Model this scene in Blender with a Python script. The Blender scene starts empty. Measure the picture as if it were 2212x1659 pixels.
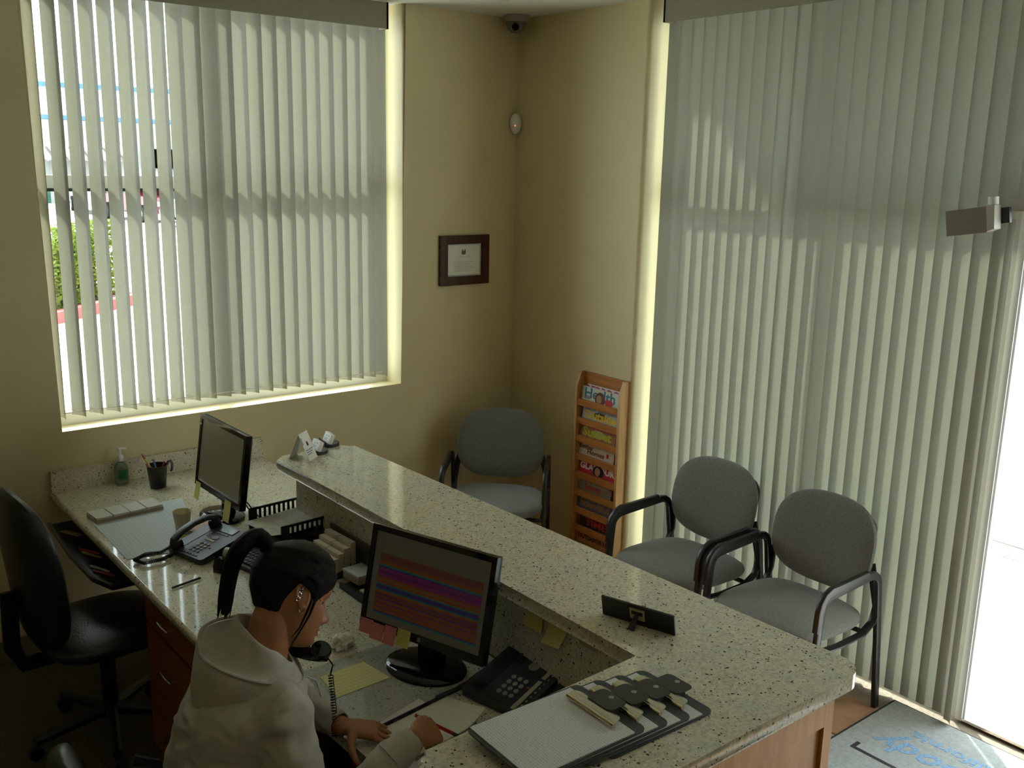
import bpy, bmesh, math, random
from mathutils import Vector, Matrix, Euler
random.seed(7)
C = bpy.context.scene.collection
SC = bpy.context.scene
R = math.radians

# ------------------------------------------------------------------ camera
CAM = Vector((-3.7076, -4.5802, 2.2623))
YAW, PITCH, ROLL, FPX = 0.889212, -0.222252, 0.021570, 2103.9
_f = Vector((math.cos(PITCH)*math.cos(YAW), math.cos(PITCH)*math.sin(YAW), math.sin(PITCH)))
_r = _f.cross(Vector((0, 0, 1))).normalized(); _u = _r.cross(_f)
CR = _r*math.cos(ROLL) + _u*math.sin(ROLL); CU = -_r*math.sin(ROLL) + _u*math.cos(ROLL)
cam = bpy.data.objects.new('camera', bpy.data.cameras.new('camera'))
C.objects.link(cam)
m = Matrix((CR, CU, -_f)).transposed().to_4x4(); m.translation = CAM
cam.matrix_world = m
cam.data.sensor_width = 36; cam.data.lens = FPX/2212*36
cam.data.clip_start = 0.05; cam.data.clip_end = 400
SC.camera = cam

# ------------------------------------------------------------------ sky, sun, exposure
SC.view_settings.view_transform = 'Standard'
SC.view_settings.look = 'None'
SC.view_settings.gamma = 1.0
SC.view_settings.use_curve_mapping = False
SC.view_settings.exposure = 0.70
w = bpy.data.worlds.new('sky'); SC.world = w; w.use_nodes = True
bg = w.node_tree.nodes['Background']
bg.inputs[0].default_value = (0.86, 0.95, 1.0, 1); bg.inputs[1].default_value = 4.6
sun = bpy.data.objects.new('sun', bpy.data.lights.new('sun', 'SUN')); C.objects.link(sun)
sun.data.energy = 10.0; sun.data.angle = R(2.5); sun.data.color = (1, 0.96, 0.88)
SUNDIR = Vector((-0.65, -0.76, -0.84)).normalized()
sun.rotation_euler = SUNDIR.to_track_quat('-Z', 'Y').to_euler()

def at(px, py, z=None, X=None, Y=None):
    """a point seen at a place of the photograph, found on a known plane"""
    d = _f + CR*(px-1106)/FPX - CU*(py-829.5)/FPX
    t = (z-CAM.z)/d.z if z is not None else (X-CAM.x)/d.x if X is not None else (Y-CAM.y)/d.y
    return CAM + d*t

# ------------------------------------------------------------------ materials
MATS = {}
def mat(name, col, rough=0.6, metal=0.0, noise=0.0, nscale=20, bump=0.0, bscale=None, spec=0.5, emit=None, trans=0.0, coat=0.0, sheen=0.0, stretch=None):
    if name in MATS: return MATS[name]
    M = bpy.data.materials.new(name); M.use_nodes = True; nt = M.node_tree; N = nt.nodes; L = nt.links
    p = N['Principled BSDF']
    p.inputs['Base Color'].default_value = (*col, 1); p.inputs['Roughness'].default_value = rough
    p.inputs['Metallic'].default_value = metal; p.inputs['Specular IOR Level'].default_value = spec
    p.inputs['Transmission Weight'].default_value = trans; p.inputs['Coat Weight'].default_value = coat
    p.inputs['Sheen Weight'].default_value = sheen
    if emit: p.inputs['Emission Color'].default_value = (*emit[0], 1); p.inputs['Emission Strength'].default_value = emit[1]
    if noise or bump:
        tc = N.new('ShaderNodeTexCoord'); src = tc.outputs['Object']
        if stretch:
            mp = N.new('ShaderNodeMapping'); mp.inputs['Scale'].default_value = stretch; L.new(src, mp.inputs[0]); src = mp.outputs[0]
        if noise:
            n = N.new('ShaderNodeTexNoise'); n.inputs['Scale'].default_value = nscale; n.inputs['Detail'].default_value = 5
            L.new(src, n.inputs['Vector'])
            r = N.new('ShaderNodeMapRange'); r.inputs[1].default_value = .3; r.inputs[2].default_value = .7
            r.inputs[3].default_value = 1-noise; r.inputs[4].default_value = 1+noise; L.new(n.outputs[0], r.inputs[0])
            mx = N.new('ShaderNodeVectorMath'); mx.operation = 'SCALE'; mx.inputs[0].default_value = col
            L.new(r.outputs[0], mx.inputs['Scale']); L.new(mx.outputs[0], p.inputs['Base Color'])
        if bump:
            n2 = N.new('ShaderNodeTexNoise'); n2.inputs['Scale'].default_value = bscale or nscale*3; n2.inputs['Detail'].default_value = 4
            L.new(src, n2.inputs['Vector'])
            b = N.new('ShaderNodeBump'); b.inputs['Strength'].default_value = bump; b.inputs['Distance'].default_value = .004
            L.new(n2.outputs[0], b.inputs['Height']); L.new(b.outputs[0], p.inputs['Normal'])
    MATS[name] = M; return M

def translucent(name, col, frac, rough=.5, noise=0.05, through=None):
    M = mat(name, col, rough, noise=noise, nscale=60, bump=.15, bscale=400); nt = M.node_tree; N = nt.nodes; L = nt.links
    t = N.new('ShaderNodeBsdfTranslucent'); t.inputs[0].default_value = (*(through or col), 1)
    mx = N.new('ShaderNodeMixShader'); mx.inputs[0].default_value = frac
    L.new(N['Principled BSDF'].outputs[0], mx.inputs[1]); L.new(t.outputs[0], mx.inputs[2])
    L.new(mx.outputs[0], N['Material Output'].inputs[0]); return M

def ramp(N, stops, interp='LINEAR'):
    r = N.new('ShaderNodeValToRGB'); r.color_ramp.interpolation = interp; e = r.color_ramp.elements
    while len(e) < len(stops): e.new(.5)
    for q, (p, c) in zip(e, stops): q.position = p; q.color = (*c, 1)
    return r

def granite(name, tint=(1, 1, 1), rough=0.07):
    M = bpy.data.materials.new(name); M.use_nodes = True; nt = M.node_tree; N = nt.nodes; L = nt.links
    p = N['Principled BSDF']; p.inputs['Roughness'].default_value = rough; p.inputs['Specular IOR Level'].default_value = .5
    tc = N.new('ShaderNodeTexCoord')
    n1 = N.new('ShaderNodeTexNoise'); n1.inputs['Scale'].default_value = 9; n1.inputs['Detail'].default_value = 6; n1.inputs['Roughness'].default_value = .7
    r1 = ramp(N, [(0.3, (.60, .54, .39)), (.5, (.66, .60, .44)), (.62, (.60, .57, .46)), (.75, (.48, .47, .42))])
    n2 = N.new('ShaderNodeTexNoise'); n2.inputs['Scale'].default_value = 120; n2.inputs['Detail'].default_value = 2
    r2 = ramp(N, [(.3, (.72, .72, .72)), (.5, (1, 1, 1)), (.75, (1.2, 1.2, 1.2))])
    v = N.new('ShaderNodeTexVoronoi'); v.inputs['Scale'].default_value = 95; v.inputs['Randomness'].default_value = 1
    n3 = N.new('ShaderNodeTexNoise'); n3.inputs['Scale'].default_value = 55; n3.inputs['Detail'].default_value = 3
    lt = N.new('ShaderNodeMath'); lt.operation = 'MULTIPLY_ADD'; lt.inputs[1].default_value = 1.3; lt.inputs[2].default_value = -.52
    ls = N.new('ShaderNodeMath'); ls.operation = 'LESS_THAN'
    mx = N.new('ShaderNodeMix'); mx.data_type = 'RGBA'; mx.blend_type = 'MULTIPLY'; mx.inputs[0].default_value = 1
    mx2 = N.new('ShaderNodeMix'); mx2.data_type = 'RGBA'; mx2.inputs['B'].default_value = (.05, .045, .035, 1)
    tn = N.new('ShaderNodeMix'); tn.data_type = 'RGBA'; tn.blend_type = 'MULTIPLY'; tn.inputs[0].default_value = 1; tn.inputs['B'].default_value = (*tint, 1)
    for n in (n1, n2, v, n3): L.new(tc.outputs['Object'], n.inputs['Vector'])
    L.new(n1.outputs[0], r1.inputs[0]); L.new(n2.outputs[0], r2.inputs[0])
    L.new(r1.outputs[0], mx.inputs['A']); L.new(r2.outputs[0], mx.inputs['B'])
    L.new(n3.outputs[0], lt.inputs[0]); L.new(v.outputs['Distance'], ls.inputs[0]); L.new(lt.outputs[0], ls.inputs[1])
    L.new(mx.outputs['Result'], mx2.inputs['A']); L.new(ls.outputs[0], mx2.inputs[0])
    L.new(mx2.outputs['Result'], tn.inputs['A']); L.new(tn.outputs['Result'], p.inputs['Base Color'])
    MATS[name] = M; return M

def printed(name, base, ink, rows=90.0, cols=160.0, amount=.5, axis='Y', rough=.6):
    """paper with rows of small print"""
    M = mat(name, base, rough); nt = M.node_tree; N = nt.nodes; L = nt.links; p = N['Principled BSDF']
    tc = N.new('ShaderNodeTexCoord'); sp = N.new('ShaderNodeSeparateXYZ'); L.new(tc.outputs['Object'], sp.inputs[0])
    mu = N.new('ShaderNodeMath'); mu.operation = 'MULTIPLY'; mu.inputs[1].default_value = rows; L.new(sp.outputs[axis], mu.inputs[0])
    fr = N.new('ShaderNodeMath'); fr.operation = 'FRACT'; L.new(mu.outputs[0], fr.inputs[0])
    lt = N.new('ShaderNodeMath'); lt.operation = 'LESS_THAN'; lt.inputs[1].default_value = .4; L.new(fr.outputs[0], lt.inputs[0])
    n = N.new('ShaderNodeTexNoise'); n.inputs['Scale'].default_value = cols; n.inputs['Detail'].default_value = 1; L.new(tc.outputs['Object'], n.inputs['Vector'])
    g = N.new('ShaderNodeMath'); g.operation = 'GREATER_THAN'; g.inputs[1].default_value = 1-amount; L.new(n.outputs[0], g.inputs[0])
    a = N.new('ShaderNodeMath'); a.operation = 'MULTIPLY'; L.new(lt.outputs[0], a.inputs[0]); L.new(g.outputs[0], a.inputs[1])
    mx = N.new('ShaderNodeMix'); mx.data_type = 'RGBA'; mx.inputs['A'].default_value = (*base, 1); mx.inputs['B'].default_value = (*ink, 1)
    L.new(a.outputs[0], mx.inputs[0]); L.new(mx.outputs['Result'], p.inputs['Base Color']); return M

def woodmat(name, c1, c2, rough=.35, scale=(3, 3, 40)):
    M = mat(name, c1, rough); nt = M.node_tree; N = nt.nodes; L = nt.links; p = N['Principled BSDF']
    tc = N.new('ShaderNodeTexCoord'); mp = N.new('ShaderNodeMapping'); mp.inputs['Scale'].default_value = scale; L.new(tc.outputs['Object'], mp.inputs[0])
    n = N.new('ShaderNodeTexNoise'); n.inputs['Scale'].default_value = 3; n.inputs['Detail'].default_value = 6; n.inputs['Distortion'].default_value = .6; L.new(mp.outputs[0], n.inputs['Vector'])
    r = ramp(N, [(.35, c1), (.65, c2)]); L.new(n.outputs[0], r.inputs[0]); L.new(r.outputs[0], p.inputs['Base Color']); return M

# ------------------------------------------------------------------ geometry helpers
class G:
    def __init__(s): s.bm = bmesh.new()
    def _x(s, vs, M):
        if M is not None:
            for v in vs: v.co = M @ v.co
    def box(s, a, b, M=None):
        x0, y0, z0 = [min(p, q) for p, q in zip(a, b)]; x1, y1, z1 = [max(p, q) for p, q in zip(a, b)]
        vs = [s.bm.verts.new(c) for c in ((x0,y0,z0),(x1,y0,z0),(x1,y1,z0),(x0,y1,z0),(x0,y0,z1),(x1,y0,z1),(x1,y1,z1),(x0,y1,z1))]
        for f in ((0,3,2,1),(4,5,6,7),(0,1,5,4),(1,2,6,5),(2,3,7,6),(3,0,4,7)): s.bm.faces.new([vs[i] for i in f])
        s._x(vs, M); return s
    def cbox(s, c, d, M=None):
        return s.box([c[i]-d[i]/2 for i in range(3)], [c[i]+d[i]/2 for i in range(3)], M)
    def prism(s, pts, z0, z1, M=None):
        """pts counter-clockwise 2-D outline"""
        lo = [s.bm.verts.new((x, y, z0)) for x, y in pts]; hi = [s.bm.verts.new((x, y, z1)) for x, y in pts]
        s.bm.faces.new(lo[::-1]); s.bm.faces.new(hi); n = len(pts)
        for i in range(n): s.bm.faces.new([lo[i], lo[(i+1) % n], hi[(i+1) % n], hi[i]])
        s._x(lo+hi, M); return s
    def rings(s, rings, cap=True, closed=False, M=None):
        """loft through rings of 3-D points"""
        vr = [[s.bm.verts.new(p) for p in r] for r in rings]; n = len(vr[0])
        seq = list(range(len(vr)-1)) + ([len(vr)-1] if closed else [])
        for k in seq:
            A, B_ = vr[k], vr[(k+1) % len(vr)]
            for i in range(n): s.bm.faces.new([A[i], A[(i+1) % n], B_[(i+1) % n], B_[i]])
        if cap and not closed: s.bm.faces.new(vr[0][::-1]); s.bm.faces.new(vr[-1])
        for r in vr: s._x(r, M)
        return s
    def lathe(s, prof, n=24, M=None, cap=True):
        return s.rings([[(r*math.cos(2*math.pi*i/n), r*math.sin(2*math.pi*i/n), z) for i in range(n)] for r, z in prof], cap, M=M)
    def tube(s, pts, r, n=8, closed=False, flat=None, M=None):
        """tube along pts; r a number or one per point; flat=(w,h) gives a rounded-rectangular section with w along 'up'"""
        pts = [Vector(p) for p in pts]; rs = []; up = None; K = len(pts)
        for k, p in enumerate(pts):
            if closed: t = pts[(k+1) % K]-pts[k-1]
            else: t = pts[min(k+1, K-1)]-pts[max(k-1, 0)]
            t.normalize()
            if up is None:
                up = Vector((0, 0, 1)) if abs(t.z) < .9 else Vector((1, 0, 0))
                if flat and len(flat) > 2: up = Vector(flat[2])
            a = t.cross(up)
            if a.length < 1e-4: a = t.cross(Vector((0, 1, 0)))
            a.normalize(); b = a.cross(t).normalized(); up = b
            rr = r[k] if isinstance(r, (list, tuple)) else r
            ring = []
            for i in range(n):
                th = 2*math.pi*(i+.5)/n
                if flat:
                    c_, s_ = math.cos(th), math.sin(th)
                    ring.append(p + a*(flat[0]/2)*math.copysign(abs(c_)**.45, c_) + b*(flat[1]/2)*math.copysign(abs(s_)**.45, s_))
                else: ring.append(p + a*rr*math.cos(th) + b*rr*math.sin(th))
            rs.append(ring)
        return s.rings(rs, True, closed, M)
    def cyl(s, a, b, r, r2=None, n=16, M=None):
        return s.tube([a, b], [r, r if r2 is None else r2], n, M=M)
    def ell(s, c, rad, n=16, k=9, M=None):
        rs = []
        for j in range(k):
            ph = -math.pi/2 + math.pi*(j+.5)/k
            rs.append([(c[0]+rad[0]*math.cos(ph)*math.cos(2*math.pi*i/n), c[1]+rad[1]*math.cos(ph)*math.sin(2*math.pi*i/n), c[2]+rad[2]*math.sin(ph)) for i in range(n)])
        return s.rings(rs, M=M)
    def grid(s, f, nu, nv, M=None, thick=0.0):
        """surface f(u,v), u,v in 0..1, with a thickness down its normal"""
        P = [[Vector(f(i/nu, j/nv)) for j in range(nv+1)] for i in range(nu+1)]
        top = [[s.bm.verts.new(p) for p in r] for r in P]
        allv = [v for r in top for v in r]
        for i in range(nu):
            for j in range(nv): s.bm.faces.new([top[i][j], top[i+1][j], top[i+1][j+1], top[i][j+1]])
        if thick:
            bot = []
            for i in range(nu+1):
                row = []
                for j in range(nv+1):
                    du = P[min(i+1, nu)][j]-P[max(i-1, 0)][j]; dv = P[i][min(j+1, nv)]-P[i][max(j-1, 0)]
                    row.append(s.bm.verts.new(P[i][j] - du.cross(dv).normalized()*thick))
                bot.append(row)
            allv += [v for r in bot for v in r]
            for i in range(nu):
                for j in range(nv): s.bm.faces.new([bot[i][j], bot[i][j+1], bot[i+1][j+1], bot[i+1][j]])
            for i in range(nu):
                s.bm.faces.new([top[i][0], bot[i][0], bot[i+1][0], top[i+1][0]]); s.bm.faces.new([top[i][nv], top[i+1][nv], bot[i+1][nv], bot[i][nv]])
            for j in range(nv):
                s.bm.faces.new([top[0][j], top[0][j+1], bot[0][j+1], bot[0][j]]); s.bm.faces.new([top[nu][j], bot[nu][j], bot[nu][j+1], top[nu][j+1]])
        s._x(allv, M); return s
    def bevel(s, off, seg=2, ang=30):
        es = [e for e in s.bm.edges if len(e.link_faces) == 2 and e.calc_face_angle(0) > R(ang)]
        if es: bmesh.ops.bevel(s.bm, geom=es, offset=off, segments=seg, profile=.5, affect='EDGES', clamp_overlap=True)
        return s
    def mesh(s, name, m, smooth=True, ang=40):
        bmesh.ops.recalc_face_normals(s.bm, faces=s.bm.faces)
        me = bpy.data.meshes.new(name)
        if smooth:
            for e in s.bm.edges:
                if len(e.link_faces) == 2 and e.calc_face_angle(0) > R(ang): e.smooth = False
            for f in s.bm.faces: f.smooth = True
            ar = {f: f.calc_area() for f in s.bm.faces}
            for e in s.bm.edges:
                if len(e.link_faces) == 2 and max(len(f.verts) for f in e.link_faces) >= 4:
                    q = sorted(ar[f] for f in e.link_faces)
                    if q[1] > 12*q[0] and q[1] > .006 and e.calc_face_angle(0) > R(4): e.smooth = False
        s.bm.to_mesh(me); s.bm.free()
        me.materials.append(m); return me
    def build(s, name, m, parent=None, M=None, smooth=True, ang=40, label=None):
        return put(name, s.mesh(name, m, smooth, ang), parent, M, label)

def put(name, me, parent=None, M=None, label=None):
    o = bpy.data.objects.new(name, me); C.objects.link(o)
    if parent is not None: o.parent = parent
    if M is not None: o.matrix_local = M
    if label: o['label'] = label
    return o
def tag(o, label, cat, group=None, kind=None):
    o['label'] = label; o['category'] = cat
    if group: o['group'] = group
    if kind: o['kind'] = kind
    return o
def thing(name, label, cat, loc=(0, 0, 0), rz=0.0, group=None, M=None):
    o = bpy.data.objects.new(name, None); C.objects.link(o); o.empty_display_size = .05
    if M is not None: o.matrix_world = M
    else: o.location = loc; o.rotation_euler = (0, 0, rz)
    return tag(o, label, cat, group)
def struct(o): o['kind'] = 'structure'; return o
def clone(root, loc=None, rz=None, label=None, M=None):
    def rec(o, par):
        c = o.copy(); C.objects.link(c)
        if par is not None: c.parent = par
        for ch in list(o.children): rec(ch, c)
        return c
    r = rec(root, None)
    if M is not None: r.matrix_world = M
    else:
        if loc is not None: r.location = loc
        if rz is not None: r.rotation_euler = (0, 0, rz)
    if label: r['label'] = label
    return r
def rrect(w, h, r, n=5, cx=0, cy=0):
    pts = []
    for sx, sy, a0 in ((1, -1, -90), (1, 1, 0), (-1, 1, 90), (-1, -1, 180)):
        for i in range(n+1):
            a = R(a0+90*i/n); pts.append((cx+sx*(w/2-r)+r*math.cos(a), cy+sy*(h/2-r)+r*math.sin(a)))
    return pts
def frame_M(o, ex, ey=None, ez=None):
    """matrix with origin o and local x along ex, y close to ey"""
    ex = Vector(ex).normalized(); ez = ex.cross(Vector(ey)).normalized() if ez is None else Vector(ez).normalized(); ey = ez.cross(ex).normalized(); ez = ex.cross(ey)
    M = Matrix((ex, ey, ez)).transposed().to_4x4(); M.translation = Vector(o); return M
def text(name, s, size, m, parent, M, ext=.0004, bold=0.0, align='CENTER', shear=0.0, sx=1.0):
    cu = bpy.data.curves.new(name, 'FONT'); cu.body = s; cu.size = size; cu.extrude = ext; cu.offset = bold*size; cu.align_x = align; cu.align_y = 'CENTER'; cu.shear = shear
    cu.resolution_u = 2
    o = bpy.data.objects.new(name, cu); C.objects.link(o); bpy.context.view_layer.update()
    me = bpy.data.meshes.new_from_object(o.evaluated_get(bpy.context.evaluated_depsgraph_get())); bpy.data.objects.remove(o); bpy.data.curves.remove(cu)
    me.materials.clear(); me.materials.append(m)
    if sx != 1: me.transform(Matrix.Diagonal((sx, 1, 1, 1)))
    return put(name, me, parent, M)
T = Matrix.Translation
def RX(a): return Matrix.Rotation(R(a), 4, 'X')
def RY(a): return Matrix.Rotation(R(a), 4, 'Y')
def RZ(a): return Matrix.Rotation(R(a), 4, 'Z')
# ------------------------------------------------------------------ shared materials
M_wall = mat('wall_paint', (.66, .56, .32), .55, noise=.03, nscale=3, bump=.12, bscale=160)
M_ceil = mat('ceiling_paint', (.70, .70, .60), .7, noise=.02, nscale=4)
M_slat = translucent('blind_vinyl', (.32, .295, .225), .42, .45, through=(.515, .52, .46))
M_val = mat('valance_vinyl', (.27, .245, .185), .5, noise=.05, nscale=30)
M_gran = granite('granite')
M_gran2 = granite('granite_pale', (.95, .96, .98), .12)
M_oak = woodmat('oak', (.72, .34, .07), (.60, .26, .055), .3, (14, 14, 1.5))
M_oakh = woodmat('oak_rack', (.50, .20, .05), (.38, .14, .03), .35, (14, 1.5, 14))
M_carp = mat('carpet', (.10, .085, .055), .95, noise=.35, nscale=90, bump=.5, bscale=300)
M_alu = mat('white_aluminium', (.72, .75, .76), .35, noise=.03, nscale=8)
M_black = mat('black_plastic', (.012, .012, .013), .35, bump=.1, bscale=500)
M_gloss = mat('gloss_black', (.006, .006, .007), .08)
M_white = mat('white_plastic', (.75, .74, .70), .4)
M_paper = mat('white_paper', (.78, .77, .72), .7, noise=.02, nscale=12)
M_chrome = mat('chrome', (.75, .74, .70), .18, metal=1)
M_concrete = mat('concrete', (.62, .60, .55), .8, noise=.12, nscale=5, bump=.2, bscale=60)
M_grout = mat('grout', (.22, .18, .13), .9, noise=.2, nscale=60)

H = 3.07
# ------------------------------------------------------------------ room shell
# carpet behind the desk and tiles in the lobby
g = G().box((-6.6, -7.5, -.12), (.25, .25, -.012)); struct(g.build('floor', M_grout))
g = G().box((-6.6, -7.5, -.012), (-1.98, 0, 0)); o = g.build('floor_carpet', M_carp); struct(o)
fl = bpy.data.objects['floor']
tcols = [mat('tile_%s' % n, c, .32, noise=.28, nscale=7, bump=.15, bscale=25) for n, c in (('sand', (.36, .27, .16)), ('rust', (.40, .22, .12)), ('olive', (.30, .25, .15)), ('clay', (.43, .30, .20)))]
tmesh = []
for k, tm in enumerate(tcols):
    tmesh.append(G().cbox((0, 0, -.006), (.325, .325, .012)).bevel(.002, 1).mesh('tile', tm))
rnd = random.Random(3); A = .333; a0 = Vector((-.55, -2.86))
for i in range(-6, 7):
    for j in range(-13, 9):
        c = a0 + Vector((i*A, j*A))
        if not (-1.75 < c.x < .1 and -5.2 < c.y < -.1): continue
        put('tile', rnd.choice(tmesh), fl, T((c.x, c.y, 0)))
g = G().box((-6.6, -7.5, -.011), (.2, -5.2, -.001)); struct(g.build('floor_rear', M_carp))

def wall_poly(pts, t0, t1, plane, name, mm):
    """outline in (along, z) made t0..t1 thick across the wall"""
    g = G(); ax = (lambda a, z, t: (a, t, z)) if plane == 'y' else (lambda a, z, t: (t, a, z))
    lo = [g.bm.verts.new(ax(a, z, t0)) for a, z in pts]; hi = [g.bm.verts.new(ax(a, z, t1)) for a, z in pts]
    g.bm.faces.new(lo); g.bm.faces.new(hi[::-1]); n = len(pts)
    for i in range(n): g.bm.faces.new([lo[i], hi[i], hi[(i+1) % n], lo[(i+1) % n]])
    return g
WL, WR, SILL = -2.63, -.783, 1.014
g = wall_poly([(-6.6, -.1), (.25, -.1), (.25, H), (WR, H), (WR, SILL), (WL, SILL), (WL, H), (-6.6, H)], 0, .25, 'y', 'w', M_wall)
g.bm.edges.ensure_lookup_table()
es = [e for e in g.bm.edges if all(WL-.01 < v.co.x < WR+.01 and abs(v.co.y) < .01 for v in e.verts)]
bmesh.ops.bevel(g.bm, geom=es, offset=.02, segments=4, profile=.5, affect='EDGES')
struct(g.build('wall_left', M_wall))
RW = -1.035
g = wall_poly([(0, -.1), (RW, -.1), (RW, H), (0, H)], 0, .25, 'x', 'w', M_wall)
es = [e for e in g.bm.edges if all(abs(v.co.y-RW) < .01 and abs(v.co.x) < .01 for v in e.verts)]
bmesh.ops.bevel(g.bm, geom=es, offset=.02, segments=4, profile=.5, affect='EDGES')
struct(g.build('wall_right', M_wall))
struct(wall_poly([(-4.7, -.1), (-7.5, -.1), (-7.5, H), (-4.7, H)], 0, .25, 'x', 'w', M_wall).build('wall_right_rear', M_wall))
struct(G().box((-6.6, -7.5, 0), (-6.8, .25, H)).build('wall_rear_left', M_wall))
struct(G().box((-6.8, -7.5, 0), (.25, -7.7, H)).build('wall_front', M_wall))
# ceiling: soffit round the edge, raised tray inside
TX, TY, TZ = -.43, -.45, H+.22
g = G(); g.box((-6.8, TY, H), (.25, .25, H+.3)); g.box((TX, -7.7, H), (.25, TY, H+.3)); g.box((-6.8, -7.7, H), (TX, -7.3, H+.3)); g.box((-6.8, -7.3, H), (-6.4, TY, H+.3)); g.box((-6.8, -7.7, TZ), (.25, .25, TZ+.1))
struct(g.build('ceiling', M_ceil))
M_base = mat('baseboard', (.20, .17, .12), .5, noise=.1, nscale=10)
struct(G().box((-6.6, -.014, 0), (-2.72, 0, .10)).bevel(.004).build('baseboard_left', M_base))
struct(G().box((-1.6, -.014, 0), (-.014, 0, .10)).bevel(.004).build('baseboard_back', M_base))
struct(G().box((-.014, -1.03, 0), (0, 0, .10)).bevel(.004).build('baseboard_right', M_base))

# ------------------------------------------------------------------ windows
M_glass = bpy.data.materials.new('window_glass'); M_glass.use_nodes = True
_n = M_glass.node_tree; _n.nodes.clear()
_o = _n.nodes.new('ShaderNodeOutputMaterial'); _t = _n.nodes.new('ShaderNodeBsdfTransparent'); _g = _n.nodes.new('ShaderNodeBsdfGlossy'); _m = _n.nodes.new('ShaderNodeMixShader')
_t.inputs[0].default_value = (.90, .94, .93, 1); _g.inputs['Roughness'].default_value = .02; _m.inputs[0].default_value = .06
_n.links.new(_t.outputs[0], _m.inputs[1]); _n.links.new(_g.outputs[0], _m.inputs[2]); _n.links.new(_m.outputs[0], _o.inputs[0])
win = bpy.data.objects.new('window_1', None); C.objects.link(win); struct(win)
g = G(); y0, y1 = .19, .235
for x in (WL, -1.73, WR-.05):
    for za, zb in ((SILL+.061, 2.109), (2.171, H-.051)): g.box((x, y0, za), (x+.05, y1, zb))
for z in (SILL, 2.11, H-.05): g.box((WL, y0, z), (WR, y1, z+.06 if z < 3 else H))
M_gask = mat('dark_gasket', (.012, .015, .015), .5)
g.build('window_frame', M_alu, win); G().box((WL, y0-.004, 2.098), (WR, y0-.0005, 2.112)).build('gasket', M_gask, win)
g.__init__()
for xa, xb in ((WL+.05, -1.73), (-1.68, WR-.05)):
    for za, zb in ((SILL+.06, 2.11), (2.17, H-.05)): G().box((xa, .208, za), (xb, .214, zb)).build('pane', M_glass, win)
# glazed shop front with door opening
win2 = bpy.data.objects.new('window_2', None); C.objects.link(win2); struct(win2)
DY0, DY1 = -2.90, -3.88
g = G(); x0, x1 = .19, .235
for y in (RW-.05, -1.97, -2.86, DY1-.04, -4.70): g.box((x0+.001, y, 0.071), (x1-.001, y+.05, H-.051))
for z in (0, 2.13, H-.05):
    if z == 0: g.box((x0, -2.86, 0), (x1, RW, .07)); g.box((x0, -4.7, 0), (x1, DY1, .07))
    else: g.box((x0, -4.70, z), (x1, RW, z+.06))
g.build('window_frame', M_alu, win2)
for ya, yb, za, zb in ((-1.97+.05, RW-.05, .07, 2.13), (-2.81, -1.97, .07, 2.13), (-4.65, DY1-.04, .07, 2.13), (-1.92, RW-.05, 2.19, H-.05), (-2.81, -1.97, 2.19, H-.05), (DY1, -2.86, 2.19, H-.05), (-4.65, DY1-.04, 2.19, H-.05)):
    G().box((.208, ya, za), (.214, yb, zb)).build('pane', M_glass, win2)
# aluminium door frame lining
dr = bpy.data.objects.new('door_1', None); C.objects.link(dr); struct(dr)
g = G(); g.box((.135, -2.91, 0), (.189, -2.882, 2.13)); g.box((.145, -2.918, 0), (.16, -2.91, 2.13)); g.build('jamb', M_alu, dr)
g = G(); g.box((.07, DY1-.05, 2.13), (.25, -2.845, 2.18)); g.build('header', mat('header_grey', (.40, .38, .33), .5), dr)
g = G(); g.box((.165, -2.9105, .865), (.172, -2.915, .91)); g.build('strike_plate', M_black, dr)
g = G(); g.box((.07, DY1-.0, 0), (.25, DY1-.05, 2.13)); g.build('jamb', M_alu, dr)
g = G(); g.box((.14, -2.90, 0), (.30, DY1, .012)); g.build('threshold', M_chrome, dr)
# the door leaf standing open against the outside wall beyond the opening
g = G(); g.box((.28, -3.90, .02), (1.20, -3.945, 2.1)); g.build('door_leaf', M_alu, dr)

# ------------------------------------------------------------------ vertical blinds
def slat_mesh(w_, h, name='slat'):
    n = 8
    def f(u, v):
        a = (u-.5)*w_; return (a, .010*(1-(2*u-1)**2), -h*v)
    g = G(); g.grid(f, n, 1, thick=.0008); return g.mesh(name, M_slat)
vb = thing('vertical_blind', 'half-open pale vertical blind hanging in the left window above the desk', 'blind', (0, 0, 0))
sm = slat_mesh(.089, 1.90)
rnd = random.Random(5)
x = WL+.045; k = 0; tops = 2.975
while x < WR-.085:
    th = (-63.5 if x < -1.98 else -58) + rnd.uniform(-2, 2)
    if -1.95 < x < -1.72: th = -42 + rnd.uniform(-2, 2)
    if x > -1.72: th = -53 + rnd.uniform(-2.5, 2.5)
    if x < WL+.08: th = -80
    put('slat', sm, vb, T((x, .095, tops)) @ RZ(th)); x += .0775; k += 1
# valance
g = G(); g.box((WL+.01, .018, 2.935), (WR-.075, .030, H-.004)); g.box((WR-.087, .018, 2.935), (WR-.075, .115, H-.004)); g.box((WL+.01, .018, 2.935), (WL+.022, .115, H-.004)); g.bevel(.003, 1)
g.build('valance', M_val, vb)
G().box((WL+.02, .07, 2.975), (WR-.09, .12, 3.02)).build('headrail', M_white, vb)
# bead chain linking the slat ends
g = G(); g.tube([(WL+.05, .07, 1.10), (WR-.1, .07, 1.10)], .002, 6); g.tube([(WL+.05, .13, 1.10), (WR-.1, .13, 1.10)], .002, 6); g.build('spacer_chain', M_white, vb)

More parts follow.
